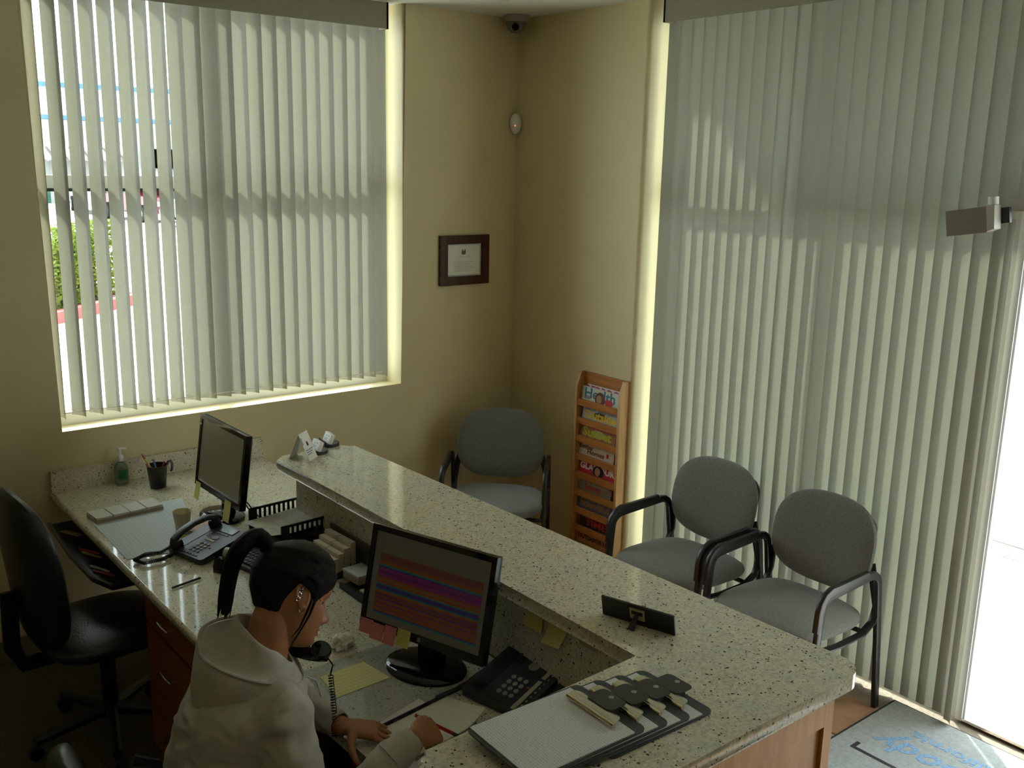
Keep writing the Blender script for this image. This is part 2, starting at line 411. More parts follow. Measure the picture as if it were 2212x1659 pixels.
vb2 = thing('vertical_blind', 'tall closed vertical blind from ceiling to floor behind the two grey chairs', 'blind', (0, 0, 0))
sm2 = slat_mesh(.092, 2.955)
sm3 = slat_mesh(.092, .83)
y = RW-.085; rnd = random.Random(8); k = 0
while y > -4.6:
    th = -90+14 + rnd.uniform(-1.5, 1.5)
    if k in (9, 10): th = -90+5
    xx = .105
    if y > -2.89: put('slat', sm2, vb2, T((xx, y, tops)) @ RZ(th) @ RZ(180))
    else: put('slat', sm3, vb2, T((xx, y, tops+.02)) @ RZ(-90+14) @ RZ(180))
    y -= .075; k += 1
# last slat before the door hangs turned almost edge-on
g = G(); g.box((.025, -4.6, 2.955), (.037, RW-.06, H-.004)); g.box((.025, RW-.06, 2.955), (.14, RW-.072, H-.004)); g.bevel(.003, 1)
g.build('valance', M_val, vb2)
G().box((.08, -4.6, 2.99), (.13, RW-.075, 3.03)).build('headrail', M_white, vb2)
slm = slat_mesh(.05, 2.08)
put('slat', slm, vb2, T((.045, -2.89, 2.10)) @ RZ(-125))

# ------------------------------------------------------------------ outside
G0 = -.15
g = G(); g.box((-60, .25, G0-.1), (140, 150, G0)); g.box((.25, -60, G0-.1), (140, .25, G0)); o = g.build('pavement_outside', M_concrete); struct(o)
struct(G().box((.25, -5.2, G0), (2.9, -.3, -.005)).build('entrance_slab', M_concrete))
# eave and entrance canopy
M_stucco = mat('stucco', (.50, .44, .36), .9, noise=.1, nscale=30, bump=.3, bscale=120)
struct(G().box((-7, .25, 3.25), (.7, .42, 3.5)).build('trim_1', M_stucco))
struct(G().box((.25, -8, 3.25), (.68, .65, 3.5)).build('trim_2', M_stucco))
struct(G().box((.25, -6, 3.2), (1.05, -.75, 3.4)).build('trim_3', M_stucco))
struct(G().box((-7, 0.0, H+.3), (.25, .25, 3.6)).build('wall_left_top', M_stucco))
# ------------------------------------------------------------------ ceiling lights out of view
for k, (lx, ly) in enumerate(((-2.6, -5.6), (-4.8, -3.2))):
    t = thing('ceiling_light', ['recessed square ceiling light behind the camera', 'recessed square ceiling light over the left rear carpet'][k], 'lamp', (lx, ly, TZ-.01))
    G().box((-.3, -.3, -.02), (.3, .3, 0)).bevel(.004, 1).build('diffuser', mat('lamp_diffuser', (.8, .8, .75), .5, emit=((1, .86, .55), .8)), t)
    G().box((-.33, -.33, -.012), (.33, .33, .001)).build('frame', M_white, t)
# ------------------------------------------------------------------ reception counter
ZC, ZD = 1.07, .76
def slab(pts, z, th, r, name, m, parent=None, seg=4):
    g = G(); g.prism(pts, z-th, z)
    es = [e for e in g.bm.edges if abs(e.verts[0].co.z-e.verts[1].co.z) < 1e-5]
    bmesh.ops.bevel(g.bm, geom=es, offset=r, segments=seg, profile=.5, affect='EDGES')
    return g.build(name, m, parent, ang=50)
def arc(cx, cy, r, a0, a1, n=6): return [(cx+r*math.cos(R(a0+(a1-a0)*i/n)), cy+r*math.sin(R(a0+(a1-a0)*i/n))) for i in range(n+1)]
ctr = thing('counter', 'raised speckled granite counter top in an L shape on the partition', 'counter', (0, 0, 0))
pts = arc(-1.705, -3.37, .070, -90, 0, 10) + arc(-1.745, -1.045, .045, 0, 90) + arc(-2.02, -1.045, .04, 90, 180) + arc(-2.055, -3.05, .028, 0, -90, 4)[:0] + [(-2.035, -3.06)] + [(-2.05, -3.075)] + arc(-2.70, -3.115, .04, 90, 180) + arc(-2.70, -3.395, .04, 180, 270)
slab(pts, ZC, .04, .0185, 'slab', M_gran, ctr)
part = thing('counter_partition', 'low partition wall of oak panels and granite that carries the raised counter', 'partition', (0, 0, 0))
G().box((-1.965, -3.40, 0), (-1.74, -1.06, ZC-.041)).build('core', mat('partition_core', (.32, .24, .12), .6), part)
G().box((-2.68, -3.40, 0), (-1.966, -3.14, ZC-.041)).build('core', MATS['partition_core'], part)
G().box((-1.985, -3.12, ZD+.001), (-1.966, -1.06, ZC-.042)).build('granite_riser', M_gran, part)
G().box((-2.66, -3.14, ZD+.001), (-1.985, -3.121, ZC-.042)).build('granite_riser', M_gran, part)
# oak cladding on the customer side
def oakpanels(ax, fixed, a, b, n, sgn):
    w_ = (b-a)/n
    for i in range(n+1):
        p = a+i*w_
        for_ = (p-.035 if i else p, p+.035 if i < n else p)
        d0, d1 = fixed, fixed+sgn*.022
        bx = ((for_[0], d0, 0), (for_[1], d1, ZC-.042)) if ax == 'x' else ((d0, for_[0], 0), (d1, for_[1], ZC-.042))
        G().box(*bx).bevel(.003, 1).build('stile', M_oak, part)
    for i in range(n):
        p0, p1 = a+i*w_+.036, a+(i+1)*w_-.036
        for z0, z1 in ((.10, ZC-.12),):
            d0, d1 = fixed, fixed+sgn*.012
            bx = ((p0, d0, z0), (p1, d1, z1)) if ax == 'x' else ((d0, p0, z0), (d1, p1, z1))
            G().box(*bx).bevel(.004, 1).build('panel', M_oak, part)
        for z0, z1 in ((0, .099), (ZC-.119, ZC-.042)):
            d0, d1 = fixed, fixed+sgn*.022
            bx = ((p0, d0, z0), (p1, d1, z1)) if ax == 'x' else ((d0, p0, z0), (d1, p1, z1))
            G().box(*bx).bevel(.003, 1).build('rail', M_oak, part)
oakpanels('x', -3.401, -2.68, -1.74, 2, -1)
oakpanels('y', -1.739, -3.40, -1.06, 4, 1)
desk = thing('desk', 'low speckled granite desk top under the raised counter', 'desk', (0, 0, 0))
EX = -2.685
pts = [(-1.66, -.003), (EX, -.003)] + arc(EX+.04, -1.74, .04, 180, 270, 4) + [(-2.60, -1.80)] + [(-2.575, -1.88), (-2.575, -3.118), (-1.987, -3.118), (-1.987, -1.055), (-1.66, -1.055)]
slab(pts[::1], ZD, .035, .012, 'slab', M_gran, desk, 3)
G().box((EX+.005, -.024, ZD+.0005), (-1.66, -.003, ZD+.10)).bevel(.004, 1).build('backsplash', M_gran, desk)
# drawer cabinet beneath the desk
cab = thing('drawer_cabinet', 'dark oak drawer cabinet under the outer edge of the desk', 'cabinet', (0, 0, 0))
y0, y1 = -1.16, -1.77; cx0 = -2.655
M_oakd = woodmat('oak_drawer', (.26, .09, .02), (.20, .065, .014), .4, (14, 1.5, 14))
G().box((cx0+.02, y1, .08), (-2.05, y0, ZD-.036)).build('carcass', M_oakd, cab)
G().box((cx0+.07, y1+.01, 0), (-2.06, y0, .08)).build('plinth', M_oakd, cab)
for z0, z1 in ((.09, .33), (.34, .58), (.59, .715)):
    d = G().box((cx0, y1+.09, z0), (cx0+.019, y0-.005, z1)).bevel(.003, 1).build('drawer', M_oakd, cab)
    zc = (z0+z1)/2+.02; yc = (y0+y1)/2+.04
    G().tube([(cx0, yc-.05, zc), (cx0-.028, yc-.048, zc-.002), (cx0-.030, yc, zc-.003), (cx0-.028, yc+.048, zc-.002), (cx0, yc+.05, zc)], .004, 6).build('handle', M_chrome, d)
G().box((cx0, y1, .09), (cx0+.019, y1+.085, .715)).bevel(.003, 1).build('stile', M_oakd, cab)
# side panel against the left wall, end panel of the person's bay
sp = tag(G().box((-2.60, -1.80, 0), (-2.05, -1.775, ZD-.036)).build('side_panel', M_oakd), 'dark oak side panel closing the knee space beside the seated person', 'panel')
# keyboard tray with bits and pieces
kt = thing('keyboard_tray', 'black pull-out tray with pens hanging under the far end of the desk', 'tray', (0, 0, 0))
G().prism([(-2.72, -.10), (-2.745, -.5), (-2.74, -.80), (-2.70, -.93), (-2.45, -.93), (-2.45, -.10)][::-1], .630, .645).bevel(.004, 1).build('shelf', mat('dark_tray', (.02, .022, .025), .3), kt)
G().tube([(-2.72, -.10, .652), (-2.745, -.5, .652), (-2.74, -.80, .652), (-2.70, -.93, .652)], .007, 6).build('rim', mat('grey_rim', (.09, .10, .11), .3), kt)
for yy in (-.15, -.88): G().box((-2.60, yy-.01, .645), (-2.50, yy+.01, ZD-.036)).build('bracket', M_black, kt)
rnd = random.Random(4)
for k, (px_, py_, c_, lb) in enumerate(((135, 1152, (.35, .3, .12), 'pale pencil lying farthest back in the black under-desk tray'), (143, 1150, (.3, .2, .12), 'tan pencil beside the pale one in the under-desk tray'), (176, 1190, (.45, .06, .05), 'red-tipped marker in the middle of the under-desk tray'), (182, 1198, (.4, .36, .12), 'yellow marker beside the red-tipped marker in the tray'), (198, 1228, (.5, .5, .48), 'white marker nearest the front of the under-desk tray'), (208, 1238, (.4, .08, .08), 'red marker at the near corner of the under-desk tray'))):
    p_ = at(px_, py_, .66); p_.x = max(p_.x, -2.72)
    o = G().tube([(-.055, 0, 0), (.045, 0, 0), (.055, 0, 0)], [.005, .005, .002], 8).build('pencil' if k < 2 else 'marker', mat('tray_pen_%s' % k, c_, .5)); o.matrix_world = T((p_.x+.03, p_.y, .651)) @ RZ(-60+rnd.uniform(-8, 8))
    tag(o, lb, 'pencil' if k < 2 else 'marker', 'pens in the under-desk tray')

# ------------------------------------------------------------------ grey armchairs
M_fab = mat('grey_fabric', (.155, .16, .14), .95, noise=.22, nscale=140, bump=.5, bscale=500, sheen=.3)
M_frm = mat('chair_black', (.015, .016, .018), .28, bump=.05, bscale=200)
def cushion(w_, d_, h_, n_e, crown, front_ext=0, N_=48, K=12):
    """rounded pad: superellipse outline in XY, pillowed"""
    rs = []
    for k in range(K+1):
        ph = -math.pi/2 + math.pi*k/K; s_ = max(math.cos(ph), .02)**.55; z = math.copysign(abs(math.sin(ph))**.9, math.sin(ph))*h_/2
        ring = []
        for i in range(N_):
            th = 2*math.pi*i/N_; c_, q = math.cos(th), math.sin(th)
            x = w_/2*math.copysign(abs(c_)**(2/n_e), c_)*s_; y = d_/2*math.copysign(abs(q)**(2/n_e), q)*s_
            zz = z + (crown*(1-(abs(x)/(w_/2))**2)*(1-(abs(y)/(d_/2))**2) if z > 0 else 0)
            ring.append((x, y - front_ext*(max(0, -y)/(d_/2))*(1-(abs(x)/(w_/2))**2), zz))
        rs.append(ring)
    return rs
def make_chair(label):
    t = thing('armchair', label, 'chair', group='grey waiting room armchairs')
    G().rings(cushion(.52, .50, .085, 3.6, .018, .03), M=T((0, -.02, .435)) @ RX(-2)).build('seat', M_fab, t)
    g = G(); g.rings(cushion(.50, .40, .07, 2.7, .012), M=T((0, .225, .70)) @ RX(78))
    for v in g.bm.verts: v.co.y -= .05*(v.co.x/.25)**2*.8
    g.build('backrest', M_fab, t)
    g = G(); g.prism(rrect(.40, .30, .07, 5), -.006, .006, T((0, .255, .69)) @ RX(78)); g.bevel(.003, 1); g.build('back_shell', M_black, t)
    for s in (-1, 1):
        X_ = s*.277
        pts = [(X_, .275, .0), (X_, .235, .30), (X_, .195, .57)] + [(X_, .13+.06*math.cos(a), .59+.055*math.sin(a)) for a in (R(15), R(40), R(65), R(90))] + [(X_, -.12, .635)] + [(X_, -.15-.06*math.sin(a), .575+.058*math.cos(a)) for a in (R(10), R(35), R(60), R(85))] + [(X_, -.225, .42), (X_, -.245, .0)]
        G().tube(pts, 0, 12, flat=(.036, .022, (1, 0, 0))).build('arm_frame', M_frm, t)
        ap = [(X_, .10, .652), (X_, -.11, .648)] + [(X_, -.145-.075*math.sin(a), .575+.075*math.cos(a)) for a in (R(8), R(35), R(60), R(85))] + [(X_, -.225, .50)]
        G().tube(ap, 0, 12, flat=(.044, .026, (1, 0, 0))).build('armrest', M_black, t)
        G().tube([(s*.27, -.20, .40), (s*.27, -.05, .385), (s*.27, .12, .385), (s*.27, .19, .42), (s*.268, .215, .48), (s*.255, .205, .56), (s*.225, .215, .66)], 0, 10, flat=(.034, .012, (0, 0, 1))).build('bracket', M_frm, t)
    G().tube([(-.27, -.17, .385), (.27, -.17, .385)], .011, 8).build('crossbar', M_frm, t)
    G().tube([(-.27, .14, .385), (.27, .14, .385)], .011, 8).build('crossbar', M_frm, t)
    return t
ch = make_chair('grey fabric armchair with black frame standing alone in the corner of the walls')
ch.location = (-.51, -.525, 0); ch.rotation_euler = (0, 0, R(-44))
c2 = clone(ch, (-.33, -1.74, 0), R(-90), 'grey fabric armchair by the blinds, next to the wooden magazine rack')
c3 = clone(ch, (-.33, -2.345, 0), R(-90), 'grey fabric armchair by the blinds, nearest the door mat')

# ------------------------------------------------------------------ dark office chairs
M_leather = mat('dark_leather', (.018, .02, .021), .32, noise=.15, nscale=30, bump=.25, bscale=120)
def office_chair(label, loc, rz, bh=.56, bw=.48, zt=1.07):
    t = thing('office_chair', label, 'chair', loc, rz)
    G().rings(cushion(.50, .50, .10, 3.2, .015, .02), M=T((0, 0, .46))).build('seat', M_leather, t)
    g = G(); g.rings(cushion(bw, bh, .10, 2.8, .02), M=T((0, .27, zt-bh/2)) @ RX(84))
    for v in g.bm.verts: v.co.y -= .07*(v.co.x/.24)**2*.7
    g.build('backrest', M_leather, t)
    G().tube([(0, .10, .40), (0, .30, .40), (0, .335, .48), (0, .33, .70)], 0, 8, flat=(.06, .018, (1, 0, 0))).build('back_post', M_black, t)
    G().cyl((0, 0, .10), (0, 0, .42), .03, n=12).build('column', M_black, t)
    for k in range(5):
        a = R(72*k+20); e = (.29*math.cos(a), .29*math.sin(a))
        l = G().tube([(0, 0, .11), (e[0], e[1], .075)], [.028, .018], 8).build('leg', M_black, t)
        G().cyl((e[0]-.012*math.sin(a), e[1]+.012*math.cos(a), .028), (e[0]+.012*math.sin(a), e[1]-.012*math.cos(a), .028), .028, n=12).build('caster', M_black, l)
    for s in (-1, 1):
        G().tube([(s*.20, .02, .42), (s*.29, .02, .44), (s*.30, .0, .63), (s*.30, .06, .66)], 0, 8, flat=(.03, .02)).build('armrest', M_black, t) if zt < .95 else None
    return t
office_chair('dark leather office chair pushed to the far end of the desk by the window', (-2.72, -.86, 0), R(93), bh=.62, bw=.50, zt=1.08)
office_chair('dark leather office chair the person sits on', (-2.95, -2.42, 0), R(90), bh=.46, bw=.46, zt=.90)

# ------------------------------------------------------------------ magazine rack on the right wall
rk = thing('magazine_rack', 'tall narrow oak magazine rack mounted beside the tall blind', 'rack', (0, 0, 0))
RY0, RY1, RZ0, RZ1, RD = -.655, -1.014, .05, 1.135, .066
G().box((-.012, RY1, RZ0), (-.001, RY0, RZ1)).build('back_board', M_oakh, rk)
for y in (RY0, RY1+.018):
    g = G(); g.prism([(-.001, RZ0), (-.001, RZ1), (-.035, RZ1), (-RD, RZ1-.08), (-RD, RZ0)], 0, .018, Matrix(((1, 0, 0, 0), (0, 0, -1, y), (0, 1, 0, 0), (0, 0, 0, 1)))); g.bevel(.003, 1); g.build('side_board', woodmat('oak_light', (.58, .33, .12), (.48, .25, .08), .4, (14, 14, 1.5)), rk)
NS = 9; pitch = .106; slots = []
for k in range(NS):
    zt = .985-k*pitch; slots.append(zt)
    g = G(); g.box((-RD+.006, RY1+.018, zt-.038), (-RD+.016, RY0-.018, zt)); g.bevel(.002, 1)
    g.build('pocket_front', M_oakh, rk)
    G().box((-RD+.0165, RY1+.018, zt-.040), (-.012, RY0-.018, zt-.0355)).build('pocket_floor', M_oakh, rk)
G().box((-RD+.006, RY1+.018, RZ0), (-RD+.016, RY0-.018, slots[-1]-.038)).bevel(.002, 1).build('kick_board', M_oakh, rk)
# magazines: cover faces the room, text reads along -y
def cm(n, c): return mat('print_'+n, c, .35, noise=.06, nscale=30)
FM = lambda y, z, x: frame_M((x, y, z), (0, -1, 0), ez=(-1, 0, 0))
MW = .285
mags = [
 (0, .012, 0.073, (.62, .62, .55), 'white magazine with big blue-green title in the top pocket of the rack'),
 (1, .0, 0.063, (.42, .44, .44), 'grey magazine with fat yellow title, second pocket of the rack'),
 (2, .022, 0.067, (.36, .14, .08), 'orange-brown magazine with lime green title, third pocket'),
 (3, .026, 0.061, (.55, .45, .32), 'cream magazine with dark red serif title in two rows'),
 (4, .010, 0.071, (.52, .03, .05), 'red magazine with white capitals and a dark-haired cover face'),
 (5, .038, 0.061, (.25, .19, .13), 'brown magazine with cream and red title, sixth pocket'),
 (6, .018, 0.067, (.10, .10, .13), 'dark magazine with orange lower-case title, seventh pocket'),
 (7, .0, 0.063, (.05, .03, .03), 'black magazine with red border and red title, eighth pocket'),
 (8, .010, 0.061, (.45, .19, .06), 'orange magazine with dark capital title, lowest pocket')]
INK = dict(teal=cm('teal', (.02, .18, .25)), yellow=cm('yellow', (.75, .50, .02)), lime=cm('lime', (.42, .46, .02)), wine=cm('wine', (.14, .02, .02)), white=cm('white', (.75, .72, .62)), red=cm('red', (.50, .02, .03)), orange=cm('orange', (.48, .22, .05)), dark=cm('dark', (.03, .02, .015)), hair=cm('hair', (.10, .04, .02)), skin=cm('skin', (.45, .22, .12)), black=cm('blackhair', (.012, .008, .008)), magenta=cm('magenta', (.42, .02, .12)), blue=cm('slate', (.12, .17, .25)), cream=cm('cream', (.55, .48, .33)))
def disc(cx, cy, rx, ry, m, par, name, d=0, half=0):
    pts = [(cx+rx*math.cos(2*math.pi*i/20), cy+ry*math.sin(2*math.pi*i/20)) for i in range(20)]
    if half: pts = [(x, max(y, half)) for x, y in pts]
    return G().prism(pts, .0003+d, .0007+d).build(name, m, par)
def magazine(k, off, up, col, lb, thick=.006, xoff=0):
    yc = (RY0+RY1)/2 - .0 + off*.9; z0 = slots[k]; hgt = .034+up; x = -RD+.0255
    M = frame_M((x+xoff, yc, z0-.0345), (0, -1, 0), ez=Vector((-1, 0, .10)).normalized())
    t = thing('magazine', lb, 'magazine', M=M, group='magazines in the wall rack')
    G().box((-MW/2, 0, -thick), (MW/2, hgt, -.0004)).build('pages', M_paper, t)
    G().box((-MW/2-.001, 0, -.0004), (MW/2+.001, hgt+.001, .0002)).build('cover', cm('cover%s%s' % (k, xoff), col), t)
    return t, hgt
def mt(t, s, size, y, m, bold=.02, x=0, al='CENTER', sx=1.0, sh=0): return text('title', s, size*1.12, INK[m], t, T((x*1.3, y, .0008)), .0002, bold, al, sh, sx*1.17)
t, h = magazine(0, -.018, .085, (.62, .60, .55), 'white magazine with magenta title peeking out behind the top one', xoff=.012)
mt(t, 'REDBOOK', .05, h-.028, 'magenta', .03)
for a in mags:
    t, h = magazine(*a); k = a[0]
    if k == 0:
        mt(t, 'Health', .072, h-.036, 'teal', .02, sx=.98); mt(t, '250', .022, .047, 'dark', .02, -.075)
        disc(.005, .052, .040, .040, INK['hair'], t, 'cover_photo', .0006, .03); disc(-.002, .052, .020, .024, INK['skin'], t, 'cover_photo', .0010, .03); disc(.075, .045, .034, .018, INK['red'], t, 'cover_badge', .0006)
    if k == 1: mt(t, 'WINTER TRAVEL GUIDE', .017, h-.011, 'blue', .01); disc(.0, .062, .05, .020, INK['hair'], t, 'cover_photo'); mt(t, 'Outside', .055, h-.040, 'yellow', .04, sx=1.05)
    if k == 2:
        G().box((-MW/2, h-.014, .0003), (MW/2, h-.002, .0006)).build('cover_band', INK['red'], t); disc(.01, .062, .05, .022, INK['cream'], t, 'cover_photo'); mt(t, 'Sunset', .062, h-.040, 'lime', .04, sx=1.05)
    if k == 3: mt(t, 'Better', .033, h-.018, 'wine', .03, -.105, 'LEFT', 1.05); mt(t, 'Homes', .033, h-.042, 'wine', .03, .0, 'CENTER', 1.1); G().box((.085, h-.045, .0003), (.103, h-.022, .0006)).build('cover_badge', INK['red'], t)
    if k == 4:
        mt(t, 'GLAMOUR', .043, h-.034, 'white', .04, sx=1.02); disc(.012, .058, .046, .034, INK['black'], t, 'cover_photo', .0006, .036); disc(.006, .060, .021, .024, INK['skin'], t, 'cover_photo', .0012, .036); G().box((.000, .046, .0018), (.013, .0495, .0021)).build('cover_lips', INK['red'], t)
        G().box((-MW/2, h-.010, .0003), (MW/2, h-.003, .0006)).build('cover_band', INK['blue'], t)
    if k == 5: mt(t, 'College Basketball', .025, h-.014, 'cream', .02); mt(t, 'Sports', .036, h-.037, 'red', .03)
    if k == 6: disc(-.05, .07, .012, .022, INK['blue'], t, 'cover_photo'); disc(.03, .07, .012, .022, INK['blue'], t, 'cover_photo'); mt(t, 'bountiful', .050, h-.038, 'orange', .01)
    if k == 7:
        G().box((-MW/2, h-.010, .0003), (MW/2, h-.003, .0006)).build('cover_band', INK['red'], t); G().box((-MW/2, 0, .0003), (-MW/2+.008, h-.010, .0006)).build('cover_band', INK['red'], t); mt(t, 'TIME', .050, h-.036, 'red', .01, sx=1.25)
    if k == 8: mt(t, 'OUTDOOR LIFE', .030, h-.026, 'dark', .03, sx=.98)

# ------------------------------------------------------------------ things on the walls
# framed certificate
fr = thing('framed_certificate', 'small certificate in a dark wood frame on the wall between the windows', 'picture', M=frame_M((-.376, -.001, 1.715), (1, 0, 0), ez=(0, -1, 0)))
W_, H_ = .345, .285; M_df = woodmat('dark_frame', (.035, .010, .006), (.06, .018, .010), .25, (20, 3, 3))
for s in (-1, 1):
    G().prism([(-W_/2, s*H_/2), (W_/2, s*H_/2), (W_/2-.05, s*(H_/2-.05)), (-W_/2+.05, s*(H_/2-.05))][::s], 0, .022).bevel(.005, 2).build('frame_rail', M_df, fr)
    G().prism([(s*W_/2, -H_/2), (s*W_/2, H_/2), (s*(W_/2-.05), H_/2-.05), (s*(W_/2-.05), -H_/2+.05)][::s], 0, .022).bevel(.005, 2).build('frame_rail', M_df, fr)
G().box((-W_/2+.045, -H_/2+.045, .002), (W_/2-.045, H_/2-.045, .006)).build('mat_board', printed('mat_board', (.62, .64, .58), (.35, .40, .38), 110, 260, .5), fr)
G().box((-W_/2+.058, -H_/2+.058, .006), (W_/2-.062, H_/2-.058, .0068)).build('certificate', mat('cert', (.80, .80, .70), .4), fr)
g = G()
for k in range(7): g.box((-.075+.01*(k % 2), -.012-.009*k, .0069), (.072-.012*((k*3) % 4), -.0095-.009*k, .0072))
g.build('lettering', mat('cert_ink', (.45, .46, .42), .6), fr)
g = G(); g.prism(rrect(.028, .022, .006), .0069, .0074, T((-.002, .042, 0))); g.box((-.014, .05, .0069), (-.006, .060, .0074)); g.box((.004, .05, .0069), (.012, .060, .0074)); g.build('emblem', mat('emblem', (.12, .10, .09), .6), fr)
text('title', 'STATE OF CALIFORNIA', .008, MATS['cert_ink'], fr, T((0, .018, .0071)), .0002)
# motion sensor in the corner
ms = thing('motion_sensor', 'white oval motion sensor with a red light in the wall corner', 'sensor', M=frame_M((-.035, -.035, 2.49), (.707, -.707, 0), ez=(-.707, -.707, 0)))
G().ell((0, 0, 0), (.034, .058, .028), 20, 9).build('housing', M_white, ms)
G().ell((0, -.012, .026), (.004, .004, .003), 8, 5).build('indicator_light', mat('red_led', (.6, .05, .02), .4, emit=((1, .08, .03), 3)), ms)
G().box((-.028, -.04, -.035), (.028, .04, -.005)).build('bracket', M_white, ms)
# dome camera
dc = thing('security_camera', 'grey dome security camera under the ceiling in the corner', 'camera', (-.10, -.10, H))
G().lathe([(.075, 0), (.075, -.02), (.06, -.035)], 24).build('base', mat('cam_grey', (.30, .29, .25), .4), dc)
G().lathe([(.056, -.030), (.055, -.05), (.046, -.074), (.028, -.09), (.006, -.096)], 24).build('dome', mat('cam_dome', (.16, .155, .13), .2), dc)
G().cyl((-.025, -.029, -.060), (-.045, -.052, -.070), .020, n=16).build('lens', M_gloss, dc)
# wall outlet
OX, OZ = at(986, 1022, Y=0).x, at(986, 1022, Y=0).z
ol = thing('wall_outlet', 'beige wall outlet low on the wall behind the corner chair', 'outlet', M=frame_M((OX, -.001, OZ), (1, 0, 0), ez=(0, -1, 0)))
G().prism(rrect(.072, .115, .006), 0, .006).bevel(.001, 1).build('cover_plate', mat('outlet', (.55, .50, .36), .4), ol)
for s in (-1, 1): G().prism(rrect(.034, .028, .01), .006, .009, T((0, s*.021, 0))).build('socket', MATS['outlet'], ol)
# door closer hanging beside the door head
M_clo = mat('closer_beige', (.20, .18, .13), .45)
dcl = thing('door_closer', 'beige door closer body beside the top of the door', 'door closer', M=frame_M((-.035, -2.775, 2.088), (-.0, -1, .17), ez=(-1, 0, 0)) @ Matrix.Diagonal((.85, .95, .9, 1)))
G().prism([(-.10, -.05), (.08, -.05), (.08, .05), (-.10, .05)], -.03, .03).bevel(.006, 2).build('housing', M_clo, dcl)
G().prism([(.0805, -.046), (.112, -.040), (.118, .052), (.0805, .048)], -.028, .03).bevel(.003, 1).build('end_cap', mat('closer_cap', (.42, .40, .36), .4), dcl)
G().box((.1, -.02, -.05), (.15, .04, -.03)).build('mounting_plate', M_black, dcl)
G().cyl((.098, .055, .0), (.100, .085, .0), .022, n=16).build('spindle_cap', M_white, dcl)

# ------------------------------------------------------------------ door mat
M_mat = mat('mat_grey', (.38, .41, .40), .95, noise=.14, nscale=60, bump=.9, bscale=400)
M_edge = mat('mat_edge', (.03, .028, .028), .9)
dm = thing('door_mat', 'pale grey door mat with blue lettering and a black edge inside the door', 'mat', (0, 0, 0))
mx0, mx1, my0, my1 = -1.25, .055, -4.45, -2.65
G().box((mx0, my0, .0005), (mx1, my1, .007)).build('rubber_edge', M_edge, dm)
G().box((mx0+.012, my0+.012, .004), (mx1-.012, my1-.012, .011)).build('carpet_pile', M_mat, dm)
M_bl = mat('mat_blue', (.20, .34, .52), .95, noise=.3, nscale=120); M_rd = mat('mat_red', (.45, .06, .06), .95, noise=.2, nscale=80)
RM = lambda x, y: Matrix(((0, -1, 0, x), (1, 0, 0, y), (0, 0, 1, .0112), (0, 0, 0, 1)))
text('lettering', 'Auto Body', .17, M_bl, dm, RM(-.27, -2.78), .0006, .02, 'RIGHT', .25)
text('lettering', 'California', .085, M_bl, dm, RM(-.135, -2.84), .0006, .02, 'RIGHT', 0, 1.25)
G().box((-.425, -4.0, .0105), (-.408, -2.735, .0118)).build('black_line', M_edge, dm); G().box((-.408, -2.752, .0105), (-.37, -2.735, .0118)).build('black_line', M_edge, dm)
G().prism([(-.43, -3.9), (-.43, -2.96), (-.5, -2.99), (-.62, -3.10), (-.70, -3.3), (-.70, -3.9)], .0105, .0117).build('red_emblem', M_rd, dm)
# ------------------------------------------------------------------ things on the desk
M_yel = printed('sticky_yellow', (.62, .56, .14), (.40, .36, .12), 140, 260, .45)
M_yelp = printed('note_yellow', (.72, .66, .25), (.45, .41, .2), 60, 420, .45)
M_pink = printed('sticky_pink', (.70, .22, .24), (.50, .13, .14), 150, 260, .45)
def quad_sheet(name, corners, z, m, label=None, cat=None, th=.0008, group=None, curl=0):
    """flat sheet through four corner points seen on the desk"""
    P = [at(px, py, z) for px, py in corners]; c = sum(P, Vector())/4; e = (P[1]-P[0]).normalized()
    M = frame_M((c.x, c.y, z), e, (P[3]-P[0])); Mi = M.inverted(); L = [Mi @ p for p in P]
    g = G()
    if curl:
        f = lambda u, v: tuple((L[0]*(1-u)*(1-v)+L[1]*u*(1-v)+L[2]*u*v+L[3]*(1-u)*v)[:2]) + (th+curl*max(0, u-.5)**2*4*v,)
        g.grid(f, 10, 6, thick=th*.6)
    else: g.prism([(p.x, p.y) for p in L], 0, th)
    o = g.build(name, m); o.matrix_world = M
    if label: tag(o, label, cat, group)
    return o

# raised counter: tent card and two card holders
tp = at(648, 985, ZC)
tc = thing('tent_card', 'white folded tent card standing at the far end of the raised counter', 'sign', M=frame_M((-1.955, -1.09, ZC), (.78, .60, 0), ez=(0, 0, 1)))
hh, dd, ww = .108, .046, .078
g = G(); g.grid(lambda u, v: ((u-.5)*ww, -dd*(1-v)*1.0, hh*v), 1, 4, thick=.0012); g.build('front_leaf', mat('card_white', (.80, .78, .70), .5), tc, T((0, .01, 0)))
g = G(); g.grid(lambda u, v: ((u-.5)*ww, dd*(1-v), hh*v), 1, 4, thick=.0012); g.build('rear_leaf', MATS['card_white'], tc, T((0, .01, 0)))
FL = frame_M((0, .01-dd*.48, hh*.52), (1, 0, 0), (0, dd, hh))
disc2 = G().prism([(-.006, -.008), (.006, -.008), (.006, .004), (0, .012), (-.006, .004)], .0006, .0016); disc2.build('emblem', mat('logo_dark', (.08, .03, .02), .6), tc, FL @ T((0, .008, 0)))
text('lettering', 'Dr. Smile', .018, mat('ink_grey', (.25, .27, .32), .6), tc, FL @ T((0, -.018, .0008))) if False else None
g = G()
for k in range(3): g.box((-.03, -.018-.009*k, .0005), (.03-.012*k, -.014-.009*k, .0012))
g.box((-.036, .01, .0005), (-.031, .04, .0012)); g.build('lettering', mat('ink_grey', (.25, .27, .32), .6), tc, FL)
